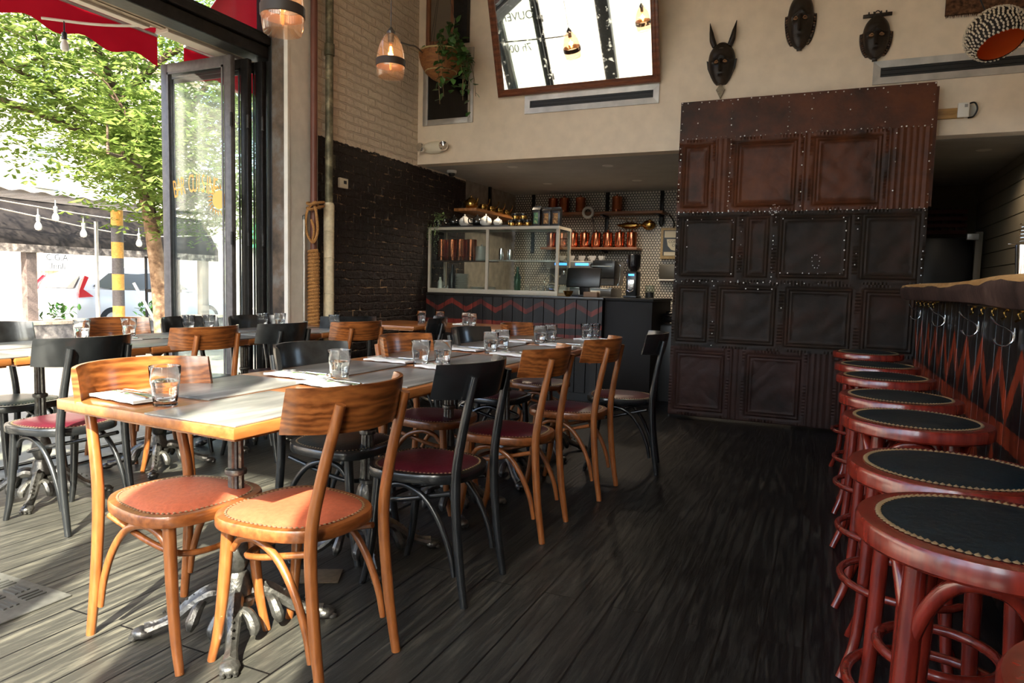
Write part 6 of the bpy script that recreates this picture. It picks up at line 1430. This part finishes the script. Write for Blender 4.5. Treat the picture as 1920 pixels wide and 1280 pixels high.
for i,(y0,y1) in enumerate(((15.0,16.2),(17.8,19.4),(11.5,12.7))):
    bm=NB(); bb(bm,.0,.05,y0,y1,.05,2.5); obj('barred_window',bm,plain('tan_blind',(.50,.40,.27),.8,vary=.1,bscale=3),t)
    bm=NB()
    for k in range(8): yy=y0+.08+k*(y1-y0-.16)/7; bb(bm,.06,.08,yy-.012,yy+.012,.05,2.5)
    for z in (.7,1.5): bb(bm,.06,.08,y0,y1,z,z+.03)
    obj('window_bars',bm,plain('tan_bars',(.42,.33,.22),.7),t)
t=thing('street_sign','small white rectangular sign with black lettering on the pale building wall','sign',(-24.3,15.55,1.5))
bm=NB(); box(bm,(0,0,0),(.06,1.15,.62),.02); obj('board',bm,M['white_plastic'],t)
text_obj('lettering','C.G.A\nllnnll',.30,M['screen'],t,(.035,0,0),(PI/2,0,PI/2))
# green-awning shop seen through the folded doors
t=thing('corner_shop','shop with a green awning and red sign, seen through the folded glass doors','shop',(-22,22,-.12))
bm=NB(); bb(bm,-3,0,0,12,0,5.5); obj('wall',bm,plain('grey_shop_wall',(.34,.34,.30),.8,vary=.1),t)
bm=NB(); prism(bm,[(0,3.5),(1.4,2.75),(1.4,2.45),(0,2.5)],lambda u,v,w:Vector((u,w,v)),12); obj('green_awning',bm,plain('green_canvas',(.02,.32,.10),.7),t)
bm=NB(); bb(bm,.0,.06,1,11,.2,2.3); obj('shop_window',bm,wing,t)
bm=NB(); bb(bm,1.0,1.06,.5,2.3,1.9,2.4); obj('red_sign',bm,plain('red_sign_paint',(.6,.05,.03),.5),t)
bm=NB(); bb(bm,1.0,1.06,3.6,5.0,1.75,2.3); obj('white_sign',bm,M['white_plastic'],t)
# building opposite the front windows (backdrop for the mirror view)
t=thing('brick_building','plain tan building on the far side of the cross street, behind the viewer','building',(0,-20,-.26))
bm=NB(); bb(bm,-23,8,-3,0,0,6); obj('wall',bm,plain('tan_far_wall',(.48,.38,.29),.9,vary=.1),t)
for i in range(7):
    bm=NB(); bb(bm,-22+i*4,-20.4+i*4,0,.06,2.5,4.6); obj('window',bm,wing,t)

# ================================================================ floor bits
t=thing('floor_mat','grey rubber entrance mat with a chevron tread at the lower left','floor mat',(-2.95,1.18,.001),0)
bm=NB(); bb(bm,-.35,.62,-.25,.33,0,.006,.002); obj('border',bm,plain('rubber_border',(.09,.088,.08),.6,vary=.2),t)
bm=NB()
for i in range(10):
    for j in range(6):
        x=-.30+i*.085+.04; y=-.2+j*.085+.04
        if x>.52 or y>.27: continue
        for k in range(3): box(bm,(x,y+(k-1)*.02 if (i+j)%2 else y,.008),(.07 if (i+j)%2 else .012,.010 if (i+j)%2 else .07,.005),0) if (i+j)%2 else box(bm,(x+(k-1)*.022,y,.008),(.010,.07,.005),0)
obj('tread',bm,plain('rubber_tread',(.045,.045,.042),.6),t)
bm=NB(); box(bm,(0,0,.003),(.20,.12,.006),.002,rz=.5); tag(obj('floor_plate',bm,plain('worn_wood_plate',(.16,.12,.07),.5,vary=.2),None,loc=(-1.70,2.02,0)),'small wooden plate screwed to the floor behind the front table foot','floor plate')
